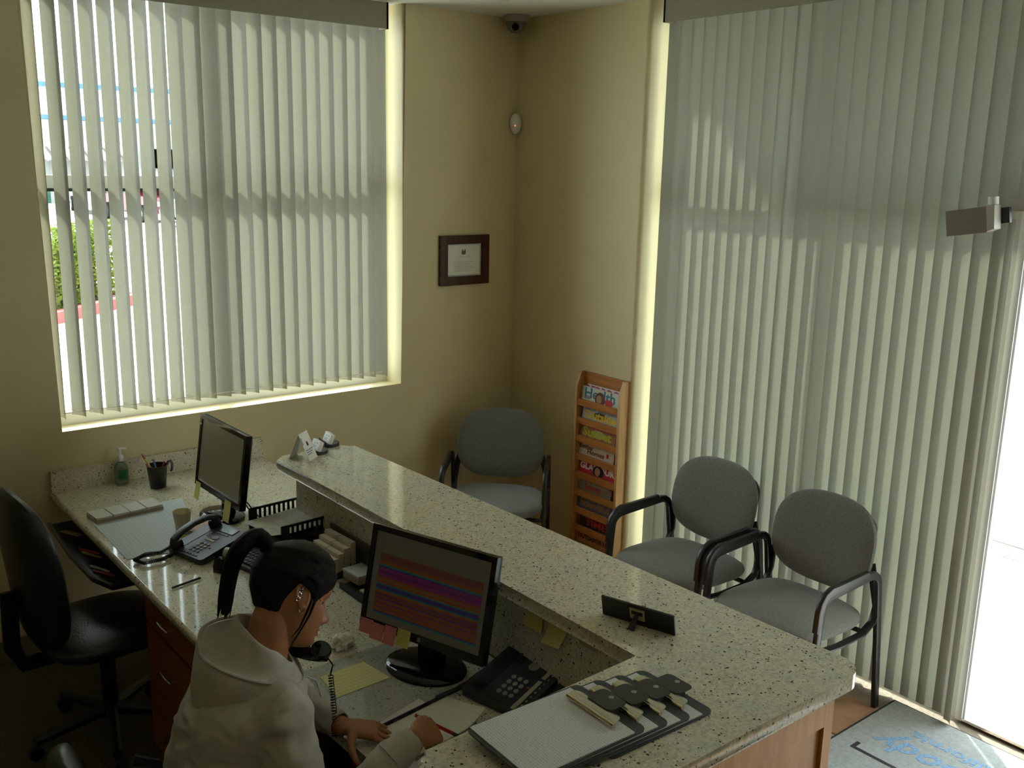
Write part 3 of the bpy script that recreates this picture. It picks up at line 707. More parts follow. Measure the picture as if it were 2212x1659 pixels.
def card_holder(label, x, y, rz):
    t = thing('card_holder', label, 'card holder', (x, y, ZC), rz, 'black card holders on the raised counter')
    pts = [(-.052, -.030), (.052, -.030), (.052, .012)] + arc(0, .012, .052, 0, 180, 10)[1:-1] + [(-.052, .012)]
    G().prism(pts, 0, .016).bevel(.003, 1).build('base', M_black, t)
    G().box((-.052, -.030, .012), (.052, -.024, .034)).bevel(.002, 1).build('front_lip', M_black, t)
    cs = G().box((-.045, -.012, 0), (.045, .012, .051)).build('card_stack', MATS['card_white'], t, T((0, .0, .017)) @ RX(-22))
    G().prism([(-.004, -.004), (.004, -.004), (0, .005)], 0, .0006).build('emblem', MATS['logo_dark'], cs, frame_M((-.01, -.0122, .034), (1, 0, 0), ez=(0, -1, 0)))
    g = G(); g.box((-.03, -.0125, .012), (.0, -.012, .016)); g.box((-.03, -.0125, .02), (.02, -.012, .023)); g.box((.01, -.0125, .036), (.03, -.012, .040)); g.build('lettering', MATS['ink_grey'], cs)
    t.scale = (.8, .8, .8); return t
card_holder('black business card holder on the raised counter, nearer of two', *at(682, 978, z=ZC)[:2], R(-96))
card_holder('black business card holder on the raised counter, beside the wall', *at(707, 962, z=ZC)[:2], R(-100))
# name plate seen from behind
p0, p1 = at(1312, 1328, ZC), at(1450, 1370, ZC); ex = (p1-p0); ex.z = 0; L_ = ex.length
npl = thing('name_plate', 'black name plate with its back turned, standing on the raised counter', 'sign', M=frame_M(((p0+p1)/2), ex, ez=(0, 0, 1)))
NPt = RX(14)
G().box((-L_/2-.012, -.003, .0), (L_/2+.012, .003, .062)).bevel(.001, 1).build('plate', M_black, npl, NPt)
G().box((-.022, -.0045, .018), (.022, -.003, .052)).build('label', mat('tan_label', (.48, .40, .22), .6), npl, NPt)
G().rings([[(-.004, -.004, .040), (.004, -.004, .040), (.004, -.007, .040), (-.004, -.007, .040)], [(-.010, -.045, .003), (.010, -.045, .003), (.010, -.050, .003), (-.010, -.050, .003)]]).build('easel_leg', M_black, npl)
G().box((-.016, -.006, .034), (.016, -.003, .044)).build('hinge', M_black, npl, NPt)

# clipboards
M_cb = mat('clipboard_slate', (.055, .062, .058), .6, noise=.25, nscale=120)
M_form = printed('printed_form', (.74, .73, .68), (.50, .51, .55), 150, 420, .5, axis='X')
M_brass = mat('bright_clip', (.72, .62, .42), .16, metal=1)
def clipboard(label):
    t = thing('clipboard', label, 'clipboard', group='clipboards fanned on the raised counter')
    # local x along the board towards the clip, y across
    G().prism(rrect(.318, .228, .02, 4), 0, .0032).bevel(.0008, 1).build('board', M_cb, t)
    G().prism([(-.150, -.108), (.125, -.108), (.128, .108), (-.150, .108)], .0033, .0060).build('paper', M_form, t, RZ(-.8))
    # rolled metal bar, raised plate, dark lever with a hole
    g = G(); g.tube([(.095, -.076, .013), (.095, .076, .013)], .0055, 10); g.build('clip_bar', M_brass, t)
    g = G(); g.grid(lambda u, v: (.096+.030*u, (v-.5)*(.150-.03*u**3), .017+.004*math.sin(u*math.pi)), 6, 8, thick=.0012); g.build('clip_plate', mat('clip_plate_metal', (.55, .52, .42), .25, metal=.9), t)
    pts = rrect(.056, .080, .014, 5, .143, 0)
    g = G(); g.prism(pts, .0215, .0232, RY(0)); lv = g.build('clip_lever', mat('clip_dark', (.04, .038, .03), .5), t)
    G().prism([(.157+.0065*math.cos(a), .0065*math.sin(a)) for a in [2*math.pi*i/14 for i in range(14)]], .0233, .0237).build('rivet_hole', mat('hole_pale', (.34, .32, .25), .5), lv)
    G().box((.115, -.032, .004), (.150, .032, .021)).bevel(.003, 1).build('clip_base', MATS['clip_dark'], t)
    return t
cb0 = clipboard('top clipboard of the fanned stack, its printed form fully visible')
cbl = ['second clipboard of the fan, just beneath the one with the visible form', 'third clipboard of the fan, only its clip and paper corners showing', 'bottom clipboard of the fan, nearest the name plate']
for k in range(3, -1, -1):
    o = cb0 if k == 0 else clone(cb0, label=cbl[k-1])
    o.matrix_world = T((-2.452+.066*k, -3.208-.006*k, ZC+.0005+.0068*(3-k))) @ RZ(-1.5) @ RY(-.3*(3-k)*.3)

# monitors
def monitor(label, c, dirx, wd, ht, tilt, screen, base_r=(.125, .095), base_dx=0):
    t = thing('monitor', label, 'monitor', M=frame_M(c, dirx, ez=(0, 0, 1)))
    # local x along the screen, -y towards the viewer
    Mt = T((0, 0, .245)) @ RX(-tilt)
    fr_ = .018; b = .026
    g = G()
    g.box((-wd/2, -.012, -ht/2), (-wd/2+fr_, .012, ht/2)); g.box((wd/2-fr_, -.012, -ht/2), (wd/2, .012, ht/2))
    g.box((-wd/2+fr_, -.012, ht/2-fr_), (wd/2-fr_, .012, ht/2)); g.box((-wd/2+fr_, -.012, -ht/2), (wd/2-fr_, .012, -ht/2+b))
    bz = g.build('bezel', M_gloss, t, Mt)
    G().box((-wd/2+fr_-.001, -.007, -ht/2+b-.001), (wd/2-fr_+.001, -.004, ht/2-fr_+.001)).build('screen', screen, t, Mt)
    G().rings([[(x*wd/2, .004, z*ht/2) for x, z in ((-1, -1), (1, -1), (1, 1), (-1, 1))], [(x*wd/2, .016, z*ht/2) for x, z in ((-1, -1), (1, -1), (1, 1), (-1, 1))], [(x*wd*.38, .045, z*ht*.36) for x, z in ((-1, -1), (1, -1), (1, 1), (-1, 1))]]).bevel(.004, 2).build('back_cover', M_black, t, Mt)
    G().rings([[(sx*.045, .020+sy*.012, z) for sx, sy in ((-1, -1), (1, -1), (1, 1), (-1, 1))] for z in (.012, .22)]).bevel(.005, 2).build('neck', M_gloss, t)
    g = G(); n = 36
    prof = [(1, 0), (1, .006), (.96, .012), (.80, .017), (.3, .022)]
    g.rings([[(base_dx+base_r[0]*k*math.cos(2*math.pi*i/n), -.01+base_r[1]*k*math.sin(2*math.pi*i/n), z) for i in range(n)] for k, z in prof]); g.build('base', M_gloss, t)
    return t, bz, Mt
# blank screen of the far monitor, schedule screen of the near one
M_scr0 = mat('screen_idle', (.028, .026, .015), .3, emit=((.20, .18, .09), .10))
M_scr = bpy.data.materials.new('screen_schedule'); M_scr.use_nodes = True
nt = M_scr.node_tree; N = nt.nodes; L = nt.links; p = N['Principled BSDF']; p.inputs['Base Color'].default_value = (.01, .01, .01, 1); p.inputs['Roughness'].default_value = .3
tcn = N.new('ShaderNodeTexCoord'); sp_ = N.new('ShaderNodeSeparateXYZ'); L.new(tcn.outputs['Generated'], sp_.inputs[0])
bgc = (.062, .056, .028); o1 = (.105, .028, .004); o2 = (.075, .020, .006); bl = (.020, .010, .055); tl = (.004, .07, .045); pu = (.085, .008, .04); vi = (.04, .008, .05)
bands = [(.0, bgc), (.075, bgc), (.08, tl), (.095, bl), (.11, o1), (.15, bl), (.16, o1), (.20, bl), (.212, o1), (.25, bl), (.262, o2), (.30, bl), (.312, o1), (.345, tl), (.36, bl), (.40, bl), (.41, tl), (.425, o1), (.46, bgc), (.472, o1), (.50, pu), (.54, vi), (.56, pu), (.60, bl), (.615, tl), (.635, o1), (.68, bl), (.69, o2), (.72, bl), (.73, o2), (.76, bgc)]
segs = [b for b in bands]
r1 = ramp(N, segs[:16], 'CONSTANT'); r2 = ramp(N, [(0, segs[15][1])]+segs[16:], 'CONSTANT')
L.new(sp_.outputs['Z'], r1.inputs[0]); L.new(sp_.outputs['Z'], r2.inputs[0])
gt = N.new('ShaderNodeMath'); gt.operation = 'GREATER_THAN'; gt.inputs[1].default_value = segs[16][0]; L.new(sp_.outputs['Z'], gt.inputs[0])
mxx = N.new('ShaderNodeMix'); mxx.data_type = 'RGBA'; L.new(gt.outputs[0], mxx.inputs[0]); L.new(r1.outputs[0], mxx.inputs['A']); L.new(r2.outputs[0], mxx.inputs['B'])
e1 = N.new('ShaderNodeMath'); e1.operation = 'GREATER_THAN'; e1.inputs[1].default_value = .055; L.new(sp_.outputs['X'], e1.inputs[0])
e2 = N.new('ShaderNodeMath'); e2.operation = 'LESS_THAN'; e2.inputs[1].default_value = .955; L.new(sp_.outputs['X'], e2.inputs[0])
e3 = N.new('ShaderNodeMath'); e3.operation = 'MULTIPLY'; L.new(e1.outputs[0], e3.inputs[0]); L.new(e2.outputs[0], e3.inputs[1])
mx3 = N.new('ShaderNodeMix'); mx3.data_type = 'RGBA'; mx3.inputs['A'].default_value = (*bgc, 1); L.new(e3.outputs[0], mx3.inputs[0]); L.new(mxx.outputs['Result'], mx3.inputs['B'])
L.new(mx3.outputs['Result'], p.inputs['Emission Color']); p.inputs['Emission Strength'].default_value = .16
m1, b1, Mt1 = monitor('black monitor with a dark blank screen at the far end of the desk', (-2.165, -.735, ZD+.001), (.02, -1, 0), .455, .315, 8, M_scr0, (.12, .09))
m2, b2, Mt2 = monitor('black monitor showing a striped colour schedule in front of the seated person', (-2.185, -2.325, ZD+.001), (.145, -.455, 0), .468, .318, 13, M_scr, (.135, .105))
G().prism(rrect(.012, .012, .003), 0, .0006).build('badge', mat('badge_grey', (.22, .2, .16), .4), b2, frame_M((.0, -.0122, -.146), (1, 0, 0), ez=(0, -1, 0)))
g = G()
for k in range(8): g.box((-.21+.02*k, -.0126, -.150), (-.20+.02*k, -.012, -.146))
g.build('buttons', mat('button_dark', (.05, .05, .05), .3), b2)
g = G()
g.tube([m1.matrix_world @ Vector((0, .05, .12)), (-2.11, -.90, .80), (-2.08, -.97, .775), (-2.05, -1.0, ZD+.005)], .003, 6)
g.tube([m1.matrix_world @ Vector((.06, .05, .10)), (-2.09, -.93, .79), (-2.03, -.97, .772), (-2.0, -1.0, ZD+.005)], .003, 6)
tag(g.build('monitor_cable', M_black), 'thin black cables running from the blank monitor to the letter tray', 'cable')
def sticky(label, M, w_=.076, h_=.076, m=M_yel, curl=.018, grp='sticky notes', skew=0.0):
    """note hanging down from its glued top edge; local x right, y down negative, z out"""
    g = G(); g.grid(lambda u, v: ((u-.5)*w_+skew*v, -h_*v, .0012+curl*v*v), 4, 8, thick=.0003)
    o = g.build('sticky_note', m); o.matrix_world = M; tag(o, label, 'sticky note', grp); return o
B2 = m2.matrix_world @ Mt2
def onb(x, z, dx=0): return B2 @ frame_M((x, -.0125, z), (1, dx, 0), ez=(0, -1, 0))
sticky('pink sticky note at the lower left corner of the striped monitor', onb(-.204, -.135), .052, .045, M_pink, .004, 'notes under the monitor')
sticky('pink sticky note second from the left under the striped monitor', onb(-.158, -.139), .050, .050, M_pink, .006, 'notes under the monitor')
sticky('pink sticky note third from the left under the striped monitor', onb(-.108, -.134), .046, .056, M_pink, .006, 'notes under the monitor')
sticky('yellow sticky note by the stand of the striped monitor', onb(-.056, -.130), .050, .052, M_yel, .006, 'notes under the monitor')
B1 = m1.matrix_world @ Mt1
def onb1(x, z): return B1 @ frame_M((x, -.0125, z), (1, 0, 0), ez=(0, -1, 0))
sticky('yellow sticky note under the left corner of the blank monitor', onb1(-.185, -.14), .05, .076, M_yel, .006, 'notes under the blank monitor')
sticky('yellow sticky note under the right half of the blank monitor', onb1(.12, -.14), .06, .09, M_yel, .004, 'notes under the blank monitor')
# notes on the granite riser
for (px_, py_, lb, cu, sk, rr) in ((1155, 1302, 'yellow sticky note on the granite riser, nearer the striped monitor', .010, .006, 0), (1212, 1333, 'curled yellow sticky note on the granite riser beside the other one', .035, -.018, 8)):
    q = at(px_, py_, X=-1.987); sticky(lb, frame_M(q, (0, -1, 0), ez=(-1, 0, 0)) @ RZ(rr), .078, .078, M_yel, cu, 'yellow notes on the riser', sk)
q = at(1272, 1388, X=-1.986); tag(G().prism(rrect(.085, .036, .016), 0, .0008).build('cable_cover', mat('cover_plate', (.34, .30, .22), .5)), 'pale oval cover plate on the granite riser near the phone', 'plate').matrix_world = frame_M(q, (0, -1, 0), ez=(-1, 0, 0))

# telephones
M_ph = mat('phone_blue_black', (.035, .040, .048), .38, bump=.08, bscale=400)
M_key = mat('key_pale', (.34, .33, .28), .45); M_keyd = mat('key_dark', (.03, .03, .035), .4)
M_lcd = mat('lcd', (.22, .26, .26), .12); M_lbl = mat('label_strip', (.50, .46, .32), .5)
def handset_pts():
    return [(-.105, 0, .0), (-.098, 0, .018), (-.06, 0, .034), (0, 0, .040), (.06, 0, .034), (.098, 0, .018), (.105, 0, .0)]
def handset(parent, M, name='handset'):
    h = G().tube(handset_pts(), 0, 12, flat=(.030, .020, (0, 0, 1)), M=None).build(name, M_ph, parent, M)
    for s in (-1, 1): G().lathe([(.018, .012), (.025, .004), (.026, -.008), (.022, -.012)], 20, T((s*.092, 0, -.002))).build('ear_cap' if s > 0 else 'mouth_cap', M_black, h)
    return h
def coil(pts, r, turns, wire=.0016, seg=9):
    """coiled cord along a polyline"""
    P = [Vector(p) for p in pts]; Ls = [0]
    for a, b in zip(P, P[1:]): Ls.append(Ls[-1]+(b-a).length)
    out = []; n = turns*seg
    for i in range(n+1):
        s = Ls[-1]*i/n; k = max(j for j in range(len(Ls)-1) if Ls[j] <= s+1e-9); f = (s-Ls[k])/(Ls[k+1]-Ls[k]); c = P[k].lerp(P[k+1], f)
        t = (P[min(k+1, len(P)-1)]-P[max(k-1, 0)] if f < .5 else P[min(k+2, len(P)-1)]-P[k]).normalized(); a = t.cross(Vector((.3, .2, .9)))
        if a.length < .2: a = t.cross(Vector((1, 0, 0)))
        a.normalize(); b = t.cross(a); th = 2*math.pi*i/seg
        out.append(c + a*r*math.cos(th) + b*r*math.sin(th))
    return G().tube(out, wire, 5)
def phone(label, M, w_, d_, hs, sidecar=False):
    """front edge on y=-d/2, back towards +y; handset on the left"""
    t = thing('telephone', label, 'telephone', M=M)
    sc_ = (w_/.21, d_/.23); w_, d_ = .21, .23
    Mt = RX(11) @ T((0, 0, .024+.022*sc_[1])) @ Matrix.Diagonal((sc_[0], sc_[1], 1, 1))
    g = G(); g.prism(rrect(w_, d_, .012, 3), -.022, .0); g.bevel(.004, 2); bd = g.build('body', M_ph, t, Mt)
    G().rings([[(x*w_*.42, y, z) for x, y, z in ((-1, -.05, .0), (1, -.05, .0), (1, d_/2-.005, .0), (-1, d_/2-.005, .0))], [(x*w_*.40, y, z) for x, y, z in ((-1, -.03, .03), (1, -.03, .03), (1, d_/2-.012, .052), (-1, d_/2-.012, .052))]]).build('foot', M_black, t)
    x0 = -w_/2+.035
    G().prism(rrect(.044, .19, .015, 3, x0, .0), .0002, .0015).build('cradle', M_black, bd)
    for k in range(4): G().box((x0+.030, .02+.009*k, .0002), (x0+.050, .024+.009*k, .0012), RZ(0)).build('speaker_slot', M_gloss, bd)
    for r_ in range(4):
        for c_ in range(3): G().prism([(.0062*math.cos(a)*1.15, .0062*math.sin(a)) for a in [2*math.pi*i/12 for i in range(12)]], 0, .003).build('key', M_key, bd, T((x0+.066+.021*c_, -.078+.0175*r_, .0)))
    for c_ in range(5): G().box((-.006, -.003, 0), (.006, .003, .0025)).build('key', M_keyd, bd, T((x0+.055+.018*c_, -.102, 0)))
    G().prism([(.016*math.cos(a), .013*math.sin(a)) for a in [2*math.pi*i/20 for i in range(20)]], 0, .0028, T((x0+.088, .024, 0))).build('navigation_key', M_key, bd)
    for c_ in range(3): G().box((-.010, -.003, 0), (.010, .003, .0025)).build('key', M_key, bd, T((x0+.068+.024*c_, .055, 0)))
    G().box((x0+.055, .066, 0), (x0+.135, .106, .003)).build('display', M_lcd, bd)
    G().box((-.004, -.003, 0), (.004, .003, .003)).build('mute_key', mat('key_red', (.45, .05, .04), .5), bd, T((x0+.130, -.040, 0)))
    if sidecar is None: G().box((x0+.055, -.004, 0), (x0+.108, .006, .002)).build('label_strip', M_lbl, bd)
    if sidecar is not None:
        for k, (a, b) in enumerate(((-.108, -.008), (0, .100))): G().box((w_/2-.040, a, 0), (w_/2-.027, b, .002)).build('label_strip', M_lbl, bd)
        for k in range(14): G().prism([(.003*math.cos(a), .003*math.sin(a)) for a in [2*math.pi*i/8 for i in range(8)]], 0, .002).build('line_key', M_key, bd, T((w_/2-.018, -.105+.0155*k, 0)))
        G().box((-.003, -.002, 0), (.003, .002, .003)).build('line_lamp', mat('lamp_red', (.6, .02, .02), .4, emit=((1, .02, .02), 1.5)), bd, T((w_/2-.018, .112, 0)))
    if hs: handset(t, Mt @ T((x0, .0, .016)) @ RZ(90))
    return t, Mt
A1, Bq, Cq = at(399, 1180, ZD+.02), at(437, 1212, ZD+.02), at(556, 1147, ZD+.06)
bk = (Cq-Bq); bk.z = 0; bkn = bk.normalized(); rt = Vector((bkn.y, -bkn.x, 0))
c1 = Vector((Bq.x, Bq.y, ZD+.001)) - rt*.105 + bkn*.115
ph1, Mp1 = phone('dark telephone with its handset in place near the blank monitor', frame_M(c1, rt, ez=(0, 0, 1)), .21, .23, True, None)
ls = [ph1.matrix_world @ Vector(v) for v in ((-.085, -.115, .03), (-.10, -.15, .012), (-.13, -.20, .012), (-.115, -.255, .012), (-.06, -.25, .012), (-.04, -.19, .012), (-.05, -.14, .012), (-.07, -.112, .02))]
coil([ph1.matrix_world.inverted() @ v for v in ls], .0062, 64, .0021, 6).build('coiled_cord', M_black, ph1)
A2, B2_, C2_ = at(1018, 1476, ZD+.03), at(1121, 1534, ZD+.03), at(1240, 1428, ZD+.07)
bk = (C2_-B2_); bk.z = 0; bkn = bk.normalized(); rt = Vector((bkn.y, -bkn.x, 0)); wd2 = (B2_-A2).length
c2_ = Vector((B2_.x, B2_.y, ZD+.001)) - rt*(wd2/2) + bkn*.15
ph2, Mp2 = phone('black telephone without its handset in the corner of the counter', frame_M(c2_, rt, ez=(0, 0, 1)), max(wd2, .22), .31, False, True)
# expansion module beside it
sc = thing('phone_module', 'black key module with a label strip beside the phone without handset', 'telephone', M=ph2.matrix_world @ T((max(wd2, .22)/2+.050, .03, 0)))
Ms = RX(11) @ T((0, 0, .05)) @ Matrix.Diagonal((1, 1.2, 1, 1)); G().prism(rrect(.085, .25, .01, 3), -.022, 0).bevel(.004, 2).build('body', M_ph, sc, Ms)
G().box((-.035, -.0, .0), (.035, .11, .045)).build('foot', M_black, sc)
for a, b in ((-.108, -.008), (0, .100)): G().box((-.006, a, 0), (.008, b, .002)).build('label_strip', M_lbl, sc, Ms)
for k in range(14): G().prism([(.003*math.cos(a), .003*math.sin(a)) for a in [2*math.pi*i/8 for i in range(8)]], 0, .002).build('line_key', M_key, sc, Ms @ T((.020, -.105+.0155*k, 0)))

# hand sanitizer
hs_ = thing('hand_sanitizer', 'clear pump bottle of hand gel with a green label by the backsplash', 'bottle', (-2.383, -.062, ZD+.001), R(20))
M_clear = mat('clear_gel', (.55, .66, .55), .08, trans=.85, spec=.6)
G().lathe([(.026, 0), (.030, .004), (.030, .085), (.024, .100), (.013, .108), (.012, .116)], 24).build('bottle', M_clear, hs_)
g = G(); g.rings([[(.0306*math.cos(a), .0306*math.sin(a), z) for a in [R(-150+120*i/12) for i in range(13)]] + [(.0300*math.cos(a), .0300*math.sin(a), z) for a in [R(-30-120*i/12) for i in range(13)]] for z in (.030, .075)]); g.build('label', mat('green_label', (.02, .16, .05), .4), hs_)
G().lathe([(.0135, .112), (.0145, .116), (.0145, .135), (.011, .140)], 20).build('collar', M_white, hs_)
G().lathe([(.005, .139), (.005, .165)], 12).build('stem', M_white, hs_)
G().tube([(-.010, 0, .168), (.010, 0, .169), (.034, 0, .163)], [.0075, .0065, .004], 10).build('nozzle', M_white, hs_)
# pen cup
pcx, pcy = -2.262, -.20
pc = thing('pen_cup', 'black tapered pen cup on the desk in front of the backsplash', 'cup', (pcx, pcy, ZD+.001))
g = G(); g.lathe([(.034, 0), (.036, .002), (.046, .105), (.0475, .107), (.045, .107), (.033, .006), (.001, .005)], 28, cap=False); g.build('cup', M_black, pc)
def pen(name, label, a, b, col, tip=None, r=.0038, cat='pen', grp=None, m=None):
    a, b = Vector(a), Vector(b); t = thing(name, label, cat, M=frame_M(a, (b-a), (0.13, .2, 1)), group=grp); L_ = (b-a).length
    G().tube([(0, 0, 0), (L_*.86, 0, 0)], r, 8).build('barrel', m or mat('pen_'+name+label[:6].strip().replace(' ', '_'), col, .35), t)
    if tip: G().tube([(L_*.86, 0, 0), (L_, 0, 0)], [r*1.05, r*.9], 8).build('end', mat('pen_tip_'+'%.2f' % sum(tip), tip, .35), t)
    return t
P0 = Vector((pcx, pcy, ZD))
t = pen('pencil', 'yellow pencil with a red band leaning left out of the black cup', P0+Vector((.012, 0, .012)), P0+Vector((-.060, .012, .165)), (.65, .48, .03), (.5, .06, .06), .0045, 'pencil', 'pens in the cup')
G().tube([(.168, 0, 0), (.175, 0, 0)], [.0048, .004], 8).build('eraser', mat('eraser_grey', (.25, .25, .27), .5), t)
pen('pen', 'white pen leaning against the left rim of the black cup', P0+Vector((.01, -.005, .012)), P0+Vector((-.052, -.008, .125)), (.6, .58, .55), (.35, .1, .1), .0042, 'pen', 'pens in the cup')
pen('pen', 'pale blue pen standing at the back of the black cup', P0+Vector((.01, 0, .012)), P0+Vector((-.005, .030, .128)), (.12, .28, .48), (.12, .28, .48), .0042, 'pen', 'pens in the cup')
pen('pen', 'red pen leaning on the right rim inside the black cup', P0+Vector((-.01, 0, .012)), P0+Vector((.038, .006, .116)), (.4, .03, .04), (.4, .03, .04), .0042, 'pen', 'pens in the cup')
cl_ = thing('binder_clip', 'dark clip with wire handle gripping the right rim of the pen cup', 'clip', (pcx+.052, pcy-.002, ZD+.08))
G().tube([(-.006, 0, .02), (.0, 0, .036), (.012, 0, .038), (.018, 0, .02), (.014, 0, -.008), (.006, 0, -.012)], 0, 8, flat=(.012, .006, (0, 1, 0))).build('body', mat('clip_brown', (.05, .02, .015), .3), cl_)
G().tube([(-.004, 0, .02), (.002, 0, .012), (.004, 0, -.005)], .0022, 6).build('wire', M_chrome, cl_)
# paper pad, note trays, cup
padm = printed('pad_print', (.56, .60, .60), (.50, .54, .55), 60, 25, .6)
quad_sheet('desk_pad', [(187, 1117), (274, 1209), (445, 1182), (392, 1076)], ZD+.0008, padm, 'pale paper desk pad lying along the outer edge of the desk', 'desk pad', .0015)
P = [at(px_, py_, ZD+.02) for px_, py_ in ((206, 1123), (351, 1091), (332, 1078.5), (187, 1106))]
cc = sum(P, Vector())/4; ex = P[1]-P[0]; LW = ex.length; DW = (P[3]-P[0]).length
nt_ = thing('note_tray', 'long shallow tray filled with four white note pads on the desk pad', 'tray', M=frame_M((cc.x, cc.y, ZD+.0026), ex, ez=(0, 0, 1)))
G().box((-LW/2, -DW/2, 0), (LW/2, DW/2, .012)).bevel(.002, 1).build('tray', mat('tray_tan', (.42, .34, .22), .6), nt_)
for k in range(4): G().box((-LW/2+.003+k*LW/4, -DW/2+.003, .0121), (-LW/2-.001+(k+1)*LW/4, DW/2-.003, .021+.001*(k % 2))).build('note_pad', mat('pad_white', (.66, .64, .56), .7), nt_)
pcup = at(392, 1152, ZD+.006); pc2 = thing('paper_cup', 'cream paper cup standing on the desk pad', 'cup', (pcup.x+.01, pcup.y+.01, ZD+.0028))
M_cup = mat('paper_cup', (.66, .58, .38), .6); g = G(); g.lathe([(.024, 0), (.0255, .002), (.036, .090), (.0375, .092), (.0365, .094), (.034, .090), (.0235, .006), (.001, .005)], 28, cap=False); g.build('cup', M_cup, pc2)
q = at(403, 1166, ZD+.01); tag(G().box((-.038, -.038, 0), (.038, .038, .009)).bevel(.001, 1).build('sticky_pad', mat('pad_yellow', (.55, .45, .03), .6)), 'bright yellow sticky note pad between paper cup and telephone', 'note pad').matrix_world = T((q.x, q.y, ZD+.0028)) @ RZ(-58)
q = at(452, 1131, ZD+.02); nb_ = thing('memo_block', 'white memo block with an orange edge behind the telephone', 'note pad', M=T((q.x-.035, q.y+.02, ZD+.001)) @ RZ(-68))
G().box((-.055, -.075, .0), (.055, .075, .018)).build('pages', mat('memo_white', (.62, .56, .46), .7), nb_); G().box((-.057, -.077, .018), (.057, .077, .020)).build('cover', mat('memo_orange', (.55, .40, .30), .6), nb_)
pen('ballpoint_pen', 'black and silver pen lying alone on the glossy desk near its edge', at(372, 1270, ZD+.006), at(433, 1248, ZD+.006), (.02, .02, .02), (.02, .02, .02), .0042, 'pen', m=mat('pen_black_grip', (.03, .03, .035), .3))
# black desk gear behind the ponytail
def onto(px_, py_, z=ZD): q = at(px_, py_, z); return q
q = onto(492, 1222); td = thing('tape_dispenser', 'black tape dispenser on the desk beside the telephone', 'tape dispenser', M=T((q.x-.01, q.y-.01, ZD+.001)) @ RZ(35))
g = G(); g.prism([(-.06, 0), (.06, 0), (.06, .02), (.045, .05), (.02, .035), (-.015, .045), (-.045, .05), (-.06, .025)], -.017, .017, RX(90)); g.bevel(.004, 1); g.build('body', M_gloss, td)
G().cyl((.02, -.012, .045), (.02, .012, .045), .024, n=20).build('tape_roll', mat('tape_clear', (.45, .42, .32), .3), td)
q = onto(545, 1232); kb = thing('keyboard', 'black keyboard on the desk half hidden behind the hair', 'keyboard', M=T((q.x+.055, q.y-.045, ZD+.001)) @ RZ(-78))
G().box((-.20, -.07, 0), (.20, .07, .018)).bevel(.005, 2).build('case', M_black, kb)
km = G().cbox((0, 0, .003), (.016, .016, .006)).bevel(.002, 1).mesh('key', M_keyd)
for i in range(18):
    for j in range(5): put('key', km, kb, T((-.175+.0205*i, -.045+.021*j, .018)))
q = onto(565, 1200); ms_ = thing('computer_mouse', 'black and silver computer mouse behind the head of the person', 'mouse', M=T((q.x-.0, q.y+.105, ZD+.001)) @ RZ(20))
G().rings(cushion(.06, .10, .034, 2.3, .004), M=T((0, 0, .017))).build('shell', M_gloss, ms_); G().box((-.004, .02, .032), (.004, .036, .037)).build('wheel', M_key, ms_)

# letter trays
TL = [at(562, 1092, ZD+.115), at(672, 1066, ZD+.115), at(740, 1122, ZD+.115), at(648, 1143, ZD+.115)]
ex = TL[1]-TL[0]; ex.z = 0; c = sum(TL, Vector())/4
ltM = frame_M((c.x-.005, c.y, ZD+.001), ex, ez=(0, 0, 1)); LX, LY = .335, .26
lt_ = thing('letter_tray', 'two-tier black slatted letter tray against the partition', 'letter tray', M=ltM)
for zt in (.0, .068):
    G().box((-LX/2, -LY/2, zt+.004), (LX/2, LY/2, zt+.008)).build('tray_floor', M_black, lt_)
    for s in (-1, 1):
        y = s*LY/2; g = G()
        g.box((-LX/2, y-.003, zt+.05), (LX/2, y+.003, zt+.060)); g.box((-LX/2, y-.003, zt), (LX/2, y+.003, zt+.010))
        g.box((-LX/2, y-.003, zt), (-LX/2+.035, y+.003, zt+.06)); g.box((LX/2-.03, y-.003, zt), (LX/2, y+.003, zt+.06)); g.build('side_rail', M_black, lt_)
        for k in range(12): G().box((-LX/2+.045+.0215*k, y-.0025, zt+.010), (-LX/2+.0545+.0215*k, y+.0025, zt+.05)).build('slat', M_black, lt_)
    G().box((LX/2-.004, -LY/2, zt), (LX/2, LY/2, zt+.06)).build('rear_wall', M_black, lt_)
sh = G(); sh.grid(lambda u, v: (-LX/2-.03+(LX-.01)*u, (v-.5)*(LY-.03), .082+.018*max(0, .35-u)**1.5*6*(1-v)*.6+.012*u), 10, 8, thick=.0004)
o = sh.build('paper_sheet', printed('tray_sheet', (.52, .47, .36), (.36, .33, .28), 60, 30, .45)); o.matrix_world = ltM; tag(o, 'curled printed sheet lying in the upper letter tray', 'paper')
o = G().box((-LX/2-.01, -LY/2+.015, .0085), (LX/2-.02, LY/2-.02, .016)).build('paper_stack', mat('stack_tan', (.32, .27, .18), .7)); o.matrix_world = ltM; tag(o, 'thin paper stack in the lower letter tray', 'paper')
# two thin dark boards upright against the partition
for k, (c_, lb) in enumerate((((.10, .07, .04), 'thin brown board upright against the partition behind the card rack'), ((.02, .02, .022), 'thin black board upright against the partition behind the card rack'))):
    o = G().box((-.005, -.20, 0), (.005, .20, .125-.02*k)).bevel(.002, 1).build('thin_board', mat('thin_board%d' % k, c_, .5)); o.matrix_world = T((-1.994-.013*k, -1.57-.03*k, ZD+.001)); tag(o, lb, 'thin_board', 'thin boards against the partition')

